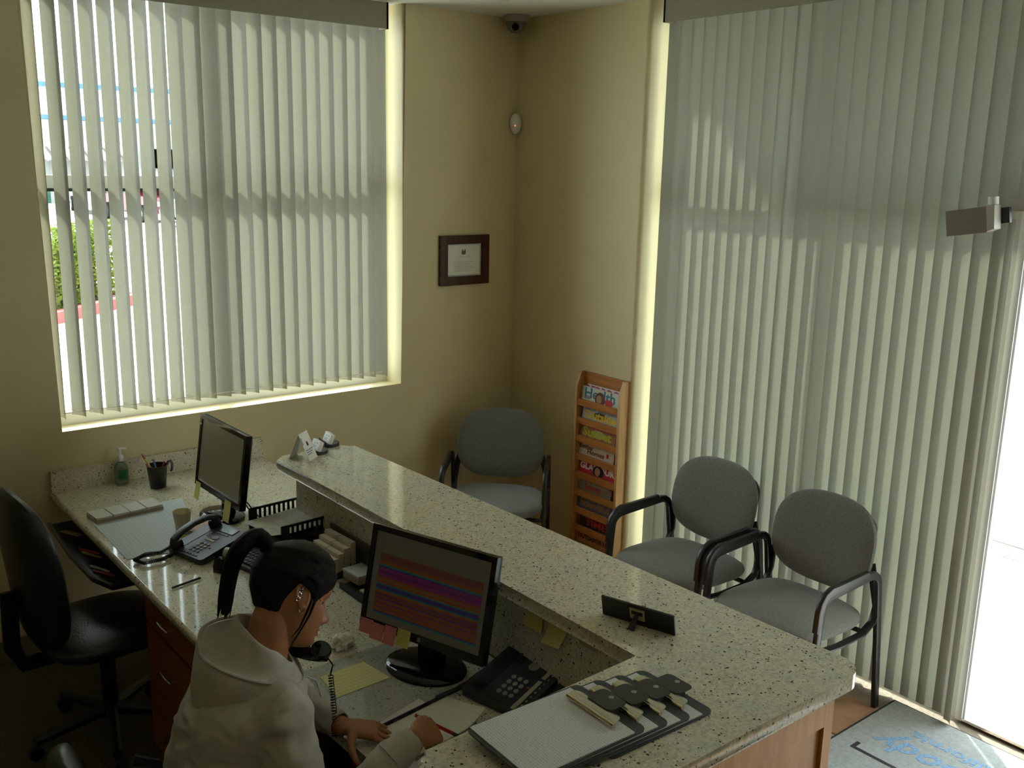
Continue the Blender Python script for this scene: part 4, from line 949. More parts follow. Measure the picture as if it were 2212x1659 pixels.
# appointment card rack: two columns of four stepped card stacks
crM = frame_M((-2.122, -1.415, ZD+.001), (.05, -1, 0), ez=(0, 0, 1))
cr = thing('card_rack', 'clear stepped rack holding white card stacks on the desk', 'card rack', M=crM)
M_acr = mat('dark_acrylic', (.05, .05, .05), .1); G().box((-.004, -.004, 0), (.192, .104, .006)).build('base', M_acr, cr)
for s in (-.004, .190): G().prism([(-.004, .006), (.104, .006), (.104, .045), (-.004, .02)], s, s+.002, Matrix(((0, 0, 1, 0), (1, 0, 0, 0), (0, 1, 0, 0), (0, 0, 0, 1)))).build('side', M_acr, cr)
pos = ['front', 'second', 'third', 'rear']
for j in range(4):
    G().box((-.002, .0255*j+.0225, .006), (.190, .0255*j+.024, .022+.012*j)).build('step', M_acr, cr)
    for i in range(2):
        t = thing('card_stack', '%s stack of white cards in the %s column of the clear rack' % (pos[j], ('left', 'right')[i]), 'cards', M=crM @ T((.048+.093*i, .0255*j+.0105, .0065)), group='card stacks in the clear rack')
        G().box((-.044, -.0112, 0), (.044, .0112, .070+.016*j)).bevel(.0006, 1).build('cards', mat('card_cream', (.58, .50, .34), .6), t)
        if (i, j) in ((0, 0), (1, 0), (0, 1), (1, 1)): G().prism([(-.004, -.004), (.004, -.004), (.001, .006)], 0, .0005).build('emblem', MATS['logo_dark'], t, frame_M((.006, -.0112, .052+.016*j), (1, 0, 0), ez=(0, -1, 0)))
        if (i, j) in ((1, 0), (1, 1)):
            g = G(); [g.box((-.03+.01*k, -.0116, .030+.016*j), (-.022+.011*k, -.0112, .036+.002*k+.016*j)) for k in range(4)]; g.build('lettering', MATS['ink_grey'], t)
# white box and black paper tray left of the monitor
P = [at(px_, py_, ZD+.045) for px_, py_ in ((750, 1242), (778, 1258), (806, 1235), (806, 1205))]
c = sum(P, Vector())/4; ex = P[1]-P[0]; ex.z = 0
wb = thing('card_box', 'white lidded card box beside the striped monitor', 'box', M=frame_M((c.x, c.y, ZD+.022), ex, ez=(0, 0, 1)))
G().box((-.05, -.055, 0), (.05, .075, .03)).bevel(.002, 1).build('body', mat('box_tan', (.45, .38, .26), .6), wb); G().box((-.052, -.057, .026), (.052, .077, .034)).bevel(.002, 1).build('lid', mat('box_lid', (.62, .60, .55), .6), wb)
P0_, P1_ = at(733, 1265, ZD+.01), at(800, 1312, ZD+.01); ex = P1_-P0_; ex.z = 0
bt = thing('paper_tray', 'low black tray under the white card box', 'tray', M=frame_M((P0_.x, P0_.y, ZD+.001), ex, ez=(0, 0, 1)))
G().box((0, 0, 0), (.30, .17, .012)).bevel(.003, 1).build('tray', M_black, bt); G().box((0, -.0, .0), (.30, .012, .020)).bevel(.003, 1).build('front_lip', mat('tray_blue_black', (.02, .026, .034), .35), bt)
G().box((.09, .03, .0125), (.29, .15, .018)).build('paper', mat('tray_paper', (.5, .42, .28), .7), bt)
# crumpled tissue
q = at(740, 1398, ZD); g = G(); bm_ = g.bm; bmesh.ops.create_icosphere(bm_, subdivisions=4, radius=1.0)
from mathutils import noise as mnoise
for v in bm_.verts:
    d = v.co.normalized(); n_ = mnoise.noise(d*2.1+Vector((3, 1, 5)))*.35 + abs(mnoise.noise(d*5))*.45 + abs(mnoise.noise(d*11))*.16
    v.co = Vector((d.x*.036, d.y*.034, d.z*.030))*(.78+n_); v.co.z = max(v.co.z, -.016)
o = g.build('crumpled_tissue', mat('tissue', (.88, .84, .74), .9), ang=180); tag(o, 'crumpled white tissue on the desk by the phone receiver', 'tissue'); o.location = (q.x, q.y, ZD+.0175)
# clear mat, yellow sheet, notebook and loose sheets
M_pl = mat('clear_mat', (.42, .44, .40), .15); M_pl.node_tree.nodes['Principled BSDF'].inputs['Alpha'].default_value = .42; P = [at(px_, py_, ZD) for px_, py_ in ((640, 1445), (870, 1395), (1000, 1480), (760, 1590))]
quad_sheet('clear_desk_mat', [(655, 1450), (845, 1385), (985, 1490), (770, 1600)], ZD+.0006, M_pl, 'greyish clear plastic mat under the yellow sheet', 'desk mat', .0012)
quad_sheet('yellow_sheet', [(690, 1462), (785, 1429), (842, 1463), (730, 1506)], ZD+.0020, M_yelp, 'pale yellow handwritten sheet on the clear mat', 'paper', .0005)
quad_sheet('white_sheet', [(770, 1592), (905, 1508), (930, 1525), (850, 1600)], ZD+.0028, printed('sheet_a', (.62, .56, .44), (.5, .44, .36), 160, 260, .45), 'white sheet sticking out behind the spiral notebook', 'paper', .0005)
nbP = [at(px_, py_, ZD+.004) for px_, py_ in ((812, 1583), (962, 1508), (1005, 1560), (900, 1650))]
nbM = frame_M((nbP[0].x, nbP[0].y, ZD+.0034), (nbP[1]-nbP[0]), ez=(0, 0, 1)); LN = (nbP[1]-nbP[0]).length
nbk = thing('spiral_notebook', 'open spiral notebook with cream pages under the writing hand', 'notebook', M=nbM)
g = G(); g.grid(lambda u, v: (LN*u, -.006-.16*v, .006+.035*(max(0, u-.62)/.38)**2*max(0, v)**1.3), 12, 8, thick=.003); g.build('page', printed('notebook_page', (.66, .62, .50), (.56, .54, .34), 70, 300, .42, axis='X'), nbk)
sw = []
for k in range(int(LN/.0058)): sw.append((.004+.0058*k, 0))
ring = G().tube([(0, .007*math.cos(R(a)), .008+.007*math.sin(R(a))) for a in range(0, 360, 40)], .0014, 5, closed=True).mesh('spiral_ring', M_black)
for x_, _ in sw: put('spiral_ring', ring, nbk, T((x_, 0, 0)))
G().tube([(0, .002, .011), (LN, .002, .011)], .0035, 6).build('spine', M_black, nbk)
g = G(); g.tube([nbM @ Vector((LN-.03, .004, .012)), at(985, 1490, ZD+.02), at(1012, 1474, ZD+.022), at(1026, 1462, ZD+.03), at(1040, 1452, ZD+.035)], .0075, 8); o = g.build('cord_wrap', M_black); tag(o, 'thick black cord running from the notebook to the phone', 'cord')
quad_sheet('white_sheet', [(850, 1700), (855, 1638), (898, 1625), (940, 1680)], ZD+.0006, mat('sheet_b', (.6, .62, .62), .6), 'white sheet partly hidden under the end of the raised counter', 'paper', .0005)
# ------------------------------------------------------------------ the seated person
def loft(g, secs, n=28):
    """secs: (centre, side vector scaled, front vector scaled, exponent)"""
    rs = []
    for c, a, b, e in secs:
        c, a, b = Vector(c), Vector(a), Vector(b); ring = []
        for i in range(n):
            th = 2*math.pi*i/n; x, y = math.cos(th), math.sin(th)
            ring.append(c + a*math.copysign(abs(x)**(2/e), x) + b*math.copysign(abs(y)**(2/e), y))
        rs.append(ring)
    g.rings(rs)
def limb(g, pts, rad, n=14):
    """tapered chain with a ball on each joint"""
    P = [Vector(p) for p in pts]
    g.tube(P, list(rad), n)
    for p, r in zip(P, rad): g.ell(p, (r, r, r), 14, 9)
def remesh(g, name, m, vox, smooth=4, fac=.5, disp=None, cut=None):
    me = g.mesh(name, m, smooth=False); o = bpy.data.objects.new(name, me); C.objects.link(o)
    r = o.modifiers.new('r', 'REMESH'); r.mode = 'VOXEL'; r.voxel_size = vox
    s = o.modifiers.new('s', 'SMOOTH'); s.factor = fac; s.iterations = smooth
    bpy.context.view_layer.update(); dg = bpy.context.evaluated_depsgraph_get()
    m2 = bpy.data.meshes.new_from_object(o.evaluated_get(dg)); bpy.data.objects.remove(o); m2.name = name
    bm = bmesh.new(); bm.from_mesh(m2)
    if disp:
        bm.normal_update()
        mv = [(v, v.normal*disp(v.co)) for v in bm.verts]
        for v, d in mv: v.co += d
    if cut: bmesh.ops.delete(bm, geom=[f for f in bm.faces if cut(f.calc_center_median())], context='FACES')
    for f in bm.faces: f.smooth = True
    bm.to_mesh(m2); bm.free(); m2.materials.clear(); m2.materials.append(m)
    return m2
def interp(tab, z):
    if z <= tab[0][0]: return tab[0][1]
    for (a, va), (b, vb) in zip(tab, tab[1:]):
        if z <= b: t = (z-a)/(b-a); return va+(vb-va)*t
    return tab[-1][1]

M_skin = mat('skin', (.40, .165, .075), .5, noise=.05, nscale=30, bump=.1, bscale=300)
M_lip = mat('lips', (.26, .07, .06), .4)
M_hair = mat('dark_hair', (.010, .006, .004), .5, noise=.5, nscale=8, bump=.9, bscale=60, stretch=(2, 26, 26), spec=.22)
M_hood = mat('grey_hoodie', (.52, .48, .40), .95, noise=.06, nscale=25, bump=.5, bscale=500)
M_hoodin = mat('hoodie_lining', (.50, .46, .38), .95, noise=.06, nscale=25, bump=.4, bscale=500)
person = thing('person', 'seated person in a grey hooded sweatshirt writing with a phone under the chin', 'person', (-2.93, -2.42, 0))
PI_ = person.matrix_world.inverted() if False else T((2.93, 2.42, 0))

# head frame
HC = at(635, 1287, z=1.165)
vd = (HC-CAM).normalized(); rr_ = vd.cross(Vector((0, 0, 1))).normalized(); uu_ = rr_.cross(vd)
Fw = (rr_*.90 - uu_*.30 + vd*.33).normalized()
Up = (uu_*.93 + rr_*.32 + vd*.10); Up = (Up - Fw*Up.dot(Fw)).normalized(); Lf = Up.cross(Fw)
HM = Matrix((Fw, Lf, Up)).transposed().to_4x4(); HM.translation = HC
HS = 1.06
F0 = [(-.116, .030), (-.112, .058), (-.104, .074), (-.092, .079), (-.083, .074), (-.077, .078), (-.070, .0775), (-.066, .080), (-.055, .077), (-.03, .078), (-.008, .077), (.004, .078), (.018, .086), (.04, .088), (.06, .083), (.08, .070), (.10, .048), (.112, .022), (.118, .004)]
Bk = [(-.116, .01), (-.10, .02), (-.07, .045), (-.04, .075), (0, .097), (.04, .104), (.07, .094), (.09, .075), (.105, .048), (.118, .004)]
Wd = [(-.116, .012), (-.110, .024), (-.10, .034), (-.08, .047), (-.05, .058), (-.02, .067), (0, .071), (.04, .077), (.07, .071), (.09, .057), (.105, .036), (.118, .004)]
Nz = [(-.056, 0), (-.051, .010), (-.046, .020), (-.040, .0265), (-.034, .024), (-.015, .013), (.004, .004), (.012, 0)]
Ns = [(-.056, .013), (-.044, .013), (-.036, .0095), (-.015, .006), (.012, .006)]
def head_pt(z, ph):
    c, s = math.cos(ph), math.sin(ph)
    w_ = interp(Wd, z); x = (interp(F0, z) if c > 0 else interp(Bk, z))*math.copysign(abs(c)**.88, c); y = w_*math.copysign(abs(s)**.92, s)
    if c > 0:
        x += interp(Nz, z)*math.exp(-(y/interp(Ns, z))**2)
        for k in (-1, 1):
            x -= .011*math.exp(-((y-k*.033)/.016)**2 - ((z-.001)/.012)**2)
            x += .006*math.exp(-((y-k*.038)/.016)**2 - ((z+.035)/.018)**2)
        x += .0045*math.exp(-(y/.020)**2 - ((z+.0655)/.0040)**2) + .005*math.exp(-(y/.017)**2 - ((z+.0765)/.0045)**2) - .004*math.exp(-(y/.020)**2 - ((z+.0710)/.0022)**2)
    return (x, y, z)
g = G(); zs = [-.116+.234*i/95 for i in range(96)]
g.rings([[head_pt(z, 2*math.pi*i/110) for i in range(110)] for z in zs], M=HM @ Matrix.Scale(HS, 4))
HX = HM @ Matrix.Scale(HS, 4)
# ears
for s in (-1, 1):
    E = HX @ frame_M((-.004, s*.073, -.004), (.93, s*.32, .1), ez=(-.32, s*.92, .1)) @ Matrix.Scale(1.08, 4)
    g.tube([E @ Vector((.013*math.cos(a)*1.1-.002*math.sin(a), .029*math.sin(a)+.002, .006+.005*math.cos(a)*-1)) for a in [R(q) for q in range(-80, 215, 25)]], .0042, 8)
    g.ell((0, 0, 0), (.012, .024, .004), 14, 7, E @ T((-.002, 0, .002))); g.ell((0, 0, 0), (.007, .008, .004), 10, 7, E @ T((.002, -.025, .004)))
# neck, torso, legs
SHL, SHR = Vector((-2.765, -2.295, .965)), Vector((-2.79, -2.605, .955))
nb_base = Vector((-2.775, -2.45, 1.01)); nk = HX @ Vector((-.036, 0, -.075)); nk2 = HX @ Vector((-.030, 0, -.03))
limb(g, [nb_base-Vector((.0, 0, .06)), nb_base, nk*.55+nb_base*.45, nk, nk2], [.064, .060, .056, .055, .054], 20)
sv = (SHR-SHL).normalized()
def torso(g, k=1.0, off=0.0):
    S = [((-2.92, -2.42, .50), .165, .115), ((-2.92, -2.42, .60), .160, .115), ((-2.905, -2.42, .70), .140, .105), ((-2.88, -2.43, .80), .145, .11), ((-2.845, -2.44, .88), .160, .112), ((-2.81, -2.45, .94), .165, .098), ((-2.785, -2.452, .985), .125, .070), ((-2.775, -2.452, 1.01), .07, .05)]
    loft(g, [(c, sv*(a*k+off), Vector((1, 0, -.35)).normalized()*(b*k+off) if i > 3 else Vector((1, 0, 0))*(b*k+off), 2.3) for i, (c, a, b) in enumerate(S)], 32)
torso(g, .92)
ELR, WRR = Vector((-2.775, -2.735, .715)), at(893, 1594, z=.855)
ELL, WRL = Vector((-2.625, -2.275, .80)), at(738, 1568, z=.80)
for sh, el, wr in ((SHR, ELR, WRR), (SHL, ELL, WRL)): limb(g, [sh, el, wr], [.042, .036, .026])
# legs, seated, feet on the carpet
for s, y in ((-1, -2.53), (1, -2.32)):
    limb(g, [(-2.90, y, .52), (-2.52, y+.0, .55), (-2.50, y, .12)], [.075, .055, .038]); limb(g, [(-2.50, y, .07), (-2.38, y, .045)], [.036, .03])
# hands
def hand(g, W, D, Nn, side, curl, spread, length=1.0, thumb=None):
    """W wrist, D towards the fingers, Nn out of the back of the hand, side +1 when the thumb is on the D x Nn side"""
    D = Vector(D).normalized(); Nn = Vector(Nn); Nn = (Nn-D*Nn.dot(D)).normalized(); S = D.cross(Nn)*side
    W = Vector(W); L_ = length
    loft(g, [(W-D*.02, S*.024, Nn*.018, 2.4), (W+D*.012, S*.028, Nn*.018, 2.4), (W+D*.045, S*.036, Nn*.016, 2.6), (W+D*.075, S*.039, Nn*.013, 2.6), (W+D*.088, S*.036, Nn*.010, 2.4)], 20)
    for i, (o, ln, r) in enumerate(((.028, .070, .0085), (.0095, .078, .0088), (-.009, .072, .0084), (-.027, .056, .0075))):
        cl = curl[i]; base = W + D*(.082-.004*abs(i-1.2)) + S*o; d = D*math.cos(0) + S*(spread*(1.5-i)*.5); d.normalize(); pts = [base-d*.02, base]; ang = 0
        for seg, f in ((.46, cl[0]), (.30, cl[1]), (.24, cl[2])):
            ang += R(f); v = d*math.cos(ang) - Nn*math.sin(ang); pts.append(pts[-1] + v*ln*seg*L_)
        limb(g, pts, [r, r*1.05, r, r*.92, r*.78], 10)
    th = thumb or ((.25, .9, -.25), (.75, .6, -.35), (.95, .2, -.25))
    p = W + D*.022 + S*.024; pts = [W+D*.012+S*.012, p]
    for (a, b, c), ln in zip(th, (.040, .032, .026)): v = (D*a+S*b+Nn*c).normalized(); pts.append(pts[-1]+v*ln)
    limb(g, pts, [.015, .0135, .0115, .0098, .008], 10)
# left hand flat on the desk, fingers spread, thumb towards the chair
DL = at(842, 1588, z=.775)-WRL; DL.z = -.018
hand(g, WRL+DL.normalized()*.01, DL, (0, 0, 1), 1, [(8, 10, 8), (14, 16, 10), (16, 18, 12), (18, 20, 12)], .55, 1.05, ((.10, .85, -.25), (.35, .85, -.30), (.55, .75, -.25)))
# right hand closed round the pen
DR = at(975, 1576, z=.80)-WRR; DR.z = -.035
NR = (-vd*.8 + Vector((0, 0, .5)))
hand(g, WRR+DR.normalized()*.005, DR, NR, -1, [(48, 62, 38), (58, 70, 40), (66, 74, 40), (72, 76, 40)], .06, 1.0, ((.9, .35, -.1), (.95, .05, -.35), (.8, -.3, -.5)))
bm_me = remesh(g, 'body', M_skin, .0034, 3, .5)
body = put('body', bm_me, person, PI_)
bm_me.materials.append(M_lip)
HI = HX.inverted()
for pgn in bm_me.polygons:
    q = HI @ pgn.center
    if q.x > .060 and abs(q.y) < .024*(1-abs(q.z+.0712)/.012) + .004 and -.082 < q.z < -.0615: pgn.material_index = 1
# eyes, brows, lashes
for s in (-1, 1):
    ey = G().ell((.0505, s*.033, .000), (.0125, .0125, .0125), 20, 11).build('eye', mat('eye_white', (.55, .52, .48), .15), body, PI_.inverted() @ PI_ @ HX if False else HX)
    G().ell((.0612, s*.0335, -.003), (.0030, .0058, .0058), 16, 7).build('iris', mat('iris', (.03, .015, .01), .1), body, HX)
    g = G(); g.grid(lambda u, v: (.0505+.0136*math.cos(R(-4+70*v))*math.cos(R(-75+150*u)), s*.033+.0136*math.sin(R(-75+150*u))*math.cos(R(-4+70*v)), .0136*math.sin(R(-4+70*v))), 10, 5, thick=.001); g.build('eyelid', mat('eyelid', (.26, .10, .06), .5), body, HX)
    g = G(); g.tube([(.0655-.012*(abs(q)/.018)**2, s*.033+q, -.0015-.002*(q*s/.018)) for q in (-.014, -.008, 0, .008, .014)], .0011, 5); g.build('lashes', M_hair, body, HX)
    g = G(); g.tube([(.0815-.016*max(0, q)**1.5, s*(.020+.027*q), .0195+.004*math.sin(q*2.4)) for q in (0, .25, .5, .75, 1)], [.0012, .0022, .0022, .0018, .0008], 6); g.build('eyebrow', M_hair, body, HX)
for o in list(body.children): o.matrix_local = body.matrix_local.inverted() @ PI_ @ HX
M_sil = mat('silver', (.7, .7, .68), .15, metal=1)
def onhead(name, g, m): o = g.build(name, m, body); o.matrix_local = HX; return o
# body data is in world coordinates shifted by PI_, its children share that frame
for o in body.children: o.matrix_local = HX
g = G()
for q in range(4): g.tube([(-.012-.001*q+.0045*math.cos(a), -.078-.0015*math.sin(a), .018-.010*q+.0045*math.sin(a)) for a in [2*math.pi*i/10 for i in range(10)]], .0008, 5, closed=True)
g.tube([(.000+.006*math.cos(a), -.078, -.034+.007*math.sin(a)) for a in [2*math.pi*i/12 for i in range(12)]], .0012, 5, closed=True)
onhead('earring', g, M_sil)
g = G(); g.tube([(.084+.004*math.cos(a), -.008, -.078+.004*math.sin(a)) for a in [2*math.pi*i/10 for i in range(10)]], .0008, 5, closed=True); onhead('lip_ring', g, M_sil)

# hair: cap pulled back, knot, ponytail
def hair_pt(z, ph, t=.010):
    x, y, _ = head_pt(z, ph); c = math.cos(ph)
    v = Vector((x, y, 0)); f = (v.length+t)/max(v.length, 1e-4)
    return (x*f, y*f, z+(.010 if z > .08 else 0))
def hairline(ph):
    """lowest z of hair for an angle round the head (0 front)"""
    d = abs(math.degrees(math.atan2(math.sin(ph), math.cos(ph))))
    d += 3*math.sin(d*.31)
    return .0015*math.sin(d*1.7)+interp([(0, .058), (25, .054), (42, .028), (58, .006), (70, -.012), (78, .004), (90, .027), (104, .016), (116, -.024), (140, -.080), (180, -.100)], d)
g = G(); rs = []
NP = 96
for j in range(30):
    ring = []
    for i in range(NP):
        ph = 2*math.pi*i/NP; zl = sum(hairline(ph+R(q_)) for q_ in (-6, -3, 0, 3, 6))/5; z = zl+(.1195-zl)*(j/29)**.9
        tt = .011*min(1, (j/6)**.7+.03)
        zz = min(z, .1178); p = hair_pt(zz, ph, tt*(1+.4*max(0, -math.cos(ph)))); ring.append((p[0], p[1], p[2]+.0065*(j/29)))
    rs.append(ring)
g.rings(rs, cap=True); capme = g.build('hair', M_hair, person); capme.matrix_local = PI_ @ HX
# combed strands drawn back to the knot
g = G(); rs_ = random.Random(9)
for k in range(230):
    ph0 = rs_.uniform(0, 2*math.pi); sgn = 1 if ph0 < math.pi else -1; a0_ = ph0 if sgn > 0 else 2*math.pi-ph0
    zs0 = hairline(ph0)+rs_.uniform(.0, .05); P = []
    for q in range(9):
        u = q/8; ang = a0_+(math.pi-a0_)*u**1.1; z = min(.1165, zs0+(.080-zs0)*u**.9 + .03*math.sin(math.pi*u)*(1 if zs0 > .03 else .2))
        P.append(hair_pt(z, sgn*ang, .0095+.002*math.sin(math.pi*u)+rs_.uniform(-.0004, .0006)))
    g.tube(P, [.0006, .0014, .0017, .0018, .0018, .0018, .0017, .0015, .001], 5)
g.build('hair_strands', M_hair, capme)
# ponytail: rises from the back of the crown, arches over and hangs down
kn = HX @ Vector((-.085, .0, .085))
tail = [HX @ Vector((-.070, 0, .075)), kn, at(560, 1158, z=kn.z+.035), at(525, 1178, z=kn.z+.02), at(503, 1215, z=kn.z-.02), at(492, 1260, z=kn.z-.075), at(486, 1300, z=kn.z-.12), at(482, 1328, z=kn.z-.155)]
def fix(p, ref, k):  # keep the hanging tail at one distance
    return p
g = G(); 
def strand(off, rad, n=10):
    P = []; o = Vector(off)
    for k, p in enumerate(tail): P.append(p + o*(min(1, k/3)))
    # smooth by subdivision
    Q = []
    for k in range(len(P)-1):
        p0, p1, p2, p3 = P[max(k-1, 0)], P[k], P[k+1], P[min(k+2, len(P)-1)]
        for s in range(4):
            t_ = s/4; Q.append(.5*((2*p1)+(-p0+p2)*t_+(2*p0-5*p1+4*p2-p3)*t_*t_+(-p0+3*p1-3*p2+p3)*t_**3))
    Q.append(P[-1]); m_ = len(Q); g.tube(Q, [rad*(.75+.5*math.sin(math.pi*min(1, k/m_*1.15)))*(1 if k < m_*.8 else max(.12, (m_-k)/(m_*.2))) for k in range(m_)], n)
strand((0, 0, 0), .019, 14)
rnd = random.Random(2)
for k in range(16): a = rnd.uniform(0, 6.28); q = rnd.uniform(.007, .016); strand((q*math.cos(a), q*math.sin(a), rnd.uniform(-.012, .008)), rnd.uniform(.004, .008), 6)
pt = g.build('ponytail', M_hair, person, PI_)
g = G(); g.rings([[(kn + (HM.to_3x3() @ Vector((0, math.cos(a), math.sin(a))))*r_ + (HM.to_3x3() @ Vector((x_, 0, x_*.6)))) for a in [2*math.pi*i/18 for i in range(18)]] for x_, r_ in ((.012, .018), (.008, .023), (-.004, .023), (-.010, .018))]); g.build('hair_tie', mat('tie', (.01, .01, .012), .6), pt)
# loose strand in front of the ear
g = G(); g.tube([HX @ Vector(v) for v in ((.030, -.076, .02), (.026, -.078, -.01), (.024, -.074, -.04), (.016, -.066, -.075), (.006, -.058, -.11), (.004, -.055, -.13))], [.003, .004, .003, .0022, .0018, .0008], 6); g.tube([HX @ Vector(v) for v in ((.020, -.078, .01), (.016, -.076, -.03), (.010, -.066, -.075), (.0, -.056, -.10))], [.002, .003, .002, .0008], 6); g.build('hair_strand', M_hair, capme, HX.inverted())

# hoodie
def fold(co):
    a = mnoise.noise(Vector((co.x*9, co.y*9, co.z*13)))*.012 + abs(mnoise.noise(Vector((co.x*17+4, co.y*17, co.z*26))))*-.014
    d = (co-ELR).length; a += .004*math.sin((co.x*.8-co.y*.5+co.z)*120)*max(0, 1-d/.16)
    d = (co-ELL).length; a += .003*math.sin((co.x*.8-co.y*.5+co.z)*120)*max(0, 1-d/.14)
    return a
g = G(); torso(g, 1.0, .022)
limb(g, [SHR+Vector((.0, .03, .005)), SHR*.5+ELR*.5+Vector((-.01, -.01, 0)), ELR, ELR*.5+WRR*.5, WRR-(WRR-ELR).normalized()*.055, WRR-(WRR-ELR).normalized()*.015], [.075, .068, .060, .052, .045, .040], 20)
limb(g, [SHL+Vector((0, -.03, .005)), SHL*.5+ELL*.5, ELL, ELL*.5+WRL*.5, WRL-(WRL-ELL).normalized()*.03], [.072, .064, .058, .049, .040], 20)
limb(g, [SHR, SHL], [.078, .075], 20)
cutR = lambda c: ((c-WRR).dot((WRR-ELR).normalized()) > .004 and (c-WRR).length < .08) or ((c-WRL).dot((WRL-ELL).normalized()) > -.006 and (c-WRL).length < .07)
me = remesh(g, 'sweatshirt', M_hood, .0075, 8, .5, fold, cutR)
sw_ = put('sweatshirt', me, person, PI_)
# knitted cuffs
for wr, el, r_, k_ in ((WRR, ELR, .034, .0), (WRL, ELL, .033, -.012)):
    d = (wr-el).normalized(); a = d.cross(Vector((0, 0, 1))).normalized(); b = a.cross(d)
    rs = []
    for x_, rr in ((-.075, .046), (-.06, .042), (-.045, .0405), (-.02, r_+.002), (.0, r_), (.004, r_-.003), (.0, r_-.006), (-.02, r_-.006)):
        rs.append([wr+d*(x_+k_)+a*(rr+.0008*math.sin(i*math.pi))*math.cos(2*math.pi*i/40)+b*(rr+.0008*(i % 2))*math.sin(2*math.pi*i/40) for i in range(40)])
    G().rings(rs, cap=False).build('cuff', M_hood, sw_)
# hood lying on the back: lining, rim, outer drape
NC = Vector((-2.760, -2.447, 1.0)); ub = Vector((-.985, .17, 0)); us = Vector((-.17, -.985, 0))   # back, her right
def hring(back, side, front, zb, zs_, zf, lift=0.0, lobes=0.0, left=1.0):
    out = []
    for i in range(64):
        th = 2*math.pi*i/64; c, s = math.cos(th), math.sin(th)   # c=1 back, s=1 her right
        w_b, w_f = max(0, c), max(0, -c)
        r_ = math.sqrt((c*(back if c > 0 else front))**2 + (s*side)**2)
        z = zs_ + (zb-zs_)*w_b**1.3 + (zf-zs_)*w_f**1.3 + lift*max(0, -s)
        p = NC + ub*(c*(back if c > 0 else front)) + us*(s*side*(left if s < 0 else 1)); p.z = z
        n_ = mnoise.noise(Vector((p.x*14, p.y*14, p.z*14)))
        p += (ub*c+us*s)*(.008*n_+lobes*math.sin(3*th+.7)); p.z += .006*n_
        out.append(p)
    return out
HA = dict(back=.160, side=.125, front=.082)
R_in = [hring(.050, .050, .050, 1.00, .99, .955), hring(.052, .064, .060, 1.115, 1.060, 1.0), hring(.060, .072, .066, 1.148, 1.092, 1.012, .02), hring(.080, .084, .070, 1.125, 1.066, 1.0, .03), hring(.112, .096, .074, 1.070, 1.034, .99, .04), hring(.142, .112, .078, 1.055, 1.022, .975, .055), hring(.158, .124, .083, 1.075, 1.018, .965, .065)]
R_out = [hring(.158, .124, .083, 1.075, 1.018, .965, .065), hring(.168, .132, .088, 1.072, 1.012, .960, .065), hring(.176, .138, .092, 1.050, .998, .95, .055), hring(.186, .142, .092, .995, .970, .935, .03), hring(.186, .138, .086, .945, .94, .915, .01), hring(.172, .128, .075, .912, .915, .89), hring(.140, .105, .06, .905, .905, .88), hring(.05, .05, .04, .93, .93, .9)]
h1 = G().rings(R_in, cap=False).build('hood_lining', M_hoodin, sw_)
h2 = G().rings(R_out, cap=False).build('hood', M_hood, sw_)
for o in (h1, h2):
    s_ = o.modifiers.new('s', 'SUBSURF'); s_.levels = 1; s_.render_levels = 2
G().tube(hring(.163, .128, .085, 1.080, 1.022, .966, .065), .0045, 6, closed=True).build('hood_hem', M_hood, h2)
# drawstring
G().tube([NC+Vector((.085, -.035, -.035)), NC+Vector((.115, -.045, -.055)), NC+Vector((.125, -.05, -.10))], .003, 6).build('drawstring', mat('drawstring', (.62, .60, .55), .8), sw_)
# trousers and shoes
M_jean = mat('dark_trousers', (.02, .022, .03), .9, noise=.15, nscale=60)
g = G()
for y in (-2.53, -2.32): limb(g, [(-2.90, y, .52), (-2.52, y, .56), (-2.50, y, .14)], [.088, .068, .056])
loft(g, [((-2.93, -2.42, .49), sv*.18, Vector((.13, 0, 0)), 2.4), ((-2.93, -2.42, .60), sv*.175, Vector((.13, 0, 0)), 2.4)])
put('trousers', remesh(g, 'trousers', M_jean, .012, 4), person, PI_)
for y in (-2.53, -2.32):
    g = G(); g.rings([[(x_, y+.042*w_*math.cos(a), .004+h_*(.5+.5*math.sin(a))) for a in [2*math.pi*i/16 for i in range(16)]] for x_, w_, h_ in ((-2.56, .6, .06), (-2.54, .85, .085), (-2.48, .95, .09), (-2.40, 1.05, .06), (-2.33, .95, .045), (-2.30, .5, .03))]); g.build('shoe', M_black, person, PI_)

# receiver clamped between chin and shoulder, with its coiled cord hanging to the desk
mo = at(692, 1398, z=(HX @ Vector((.07, 0, -.125))).z); eo = HX @ Vector((-.02, .075, -.085))
ex = (eo-mo).normalized(); hs_M = frame_M(mo+ex*.085-Vector((0, 0, .012)), -ex, ez=(.1, -.25, 1) if False else Vector((-.15, -.35, .9)))
rc = thing('telephone_receiver', 'black telephone receiver held between chin and shoulder', 'telephone', M=hs_M)
G().tube([(-.10, 0, -.004), (-.085, 0, -.016), (-.05, 0, -.024), (0, 0, -.028), (.05, 0, -.024), (.085, 0, -.014), (.105, 0, -.002)], 0, 14, flat=(.036, .024, (0, 0, 1))).build('handle', M_gloss, rc)
for s in (-1, 1): G().lathe([(.020, -.016), (.027, -.008), (.028, .008), (.025, .013), (.012, .014)], 24, T((s*.085, 0, 0))).build('mouthpiece' if s > 0 else 'earpiece', M_gloss, rc)
st = hs_M @ Vector((.105, 0, -.012)); en = at(721, 1592, z=ZD+.012)
en2 = Vector((en.x, en.y, en.z)); p1_ = st+Vector((.010, -.012, -.022)); p2_ = st+Vector((.006, -.006, -.05))
P = [st, p1_, p2_]; g = G(); g.tube(P, .0022, 6); 
rcI = hs_M.inverted(); ob = g.build('cord_lead', M_gloss, rc); ob.matrix_local = rcI
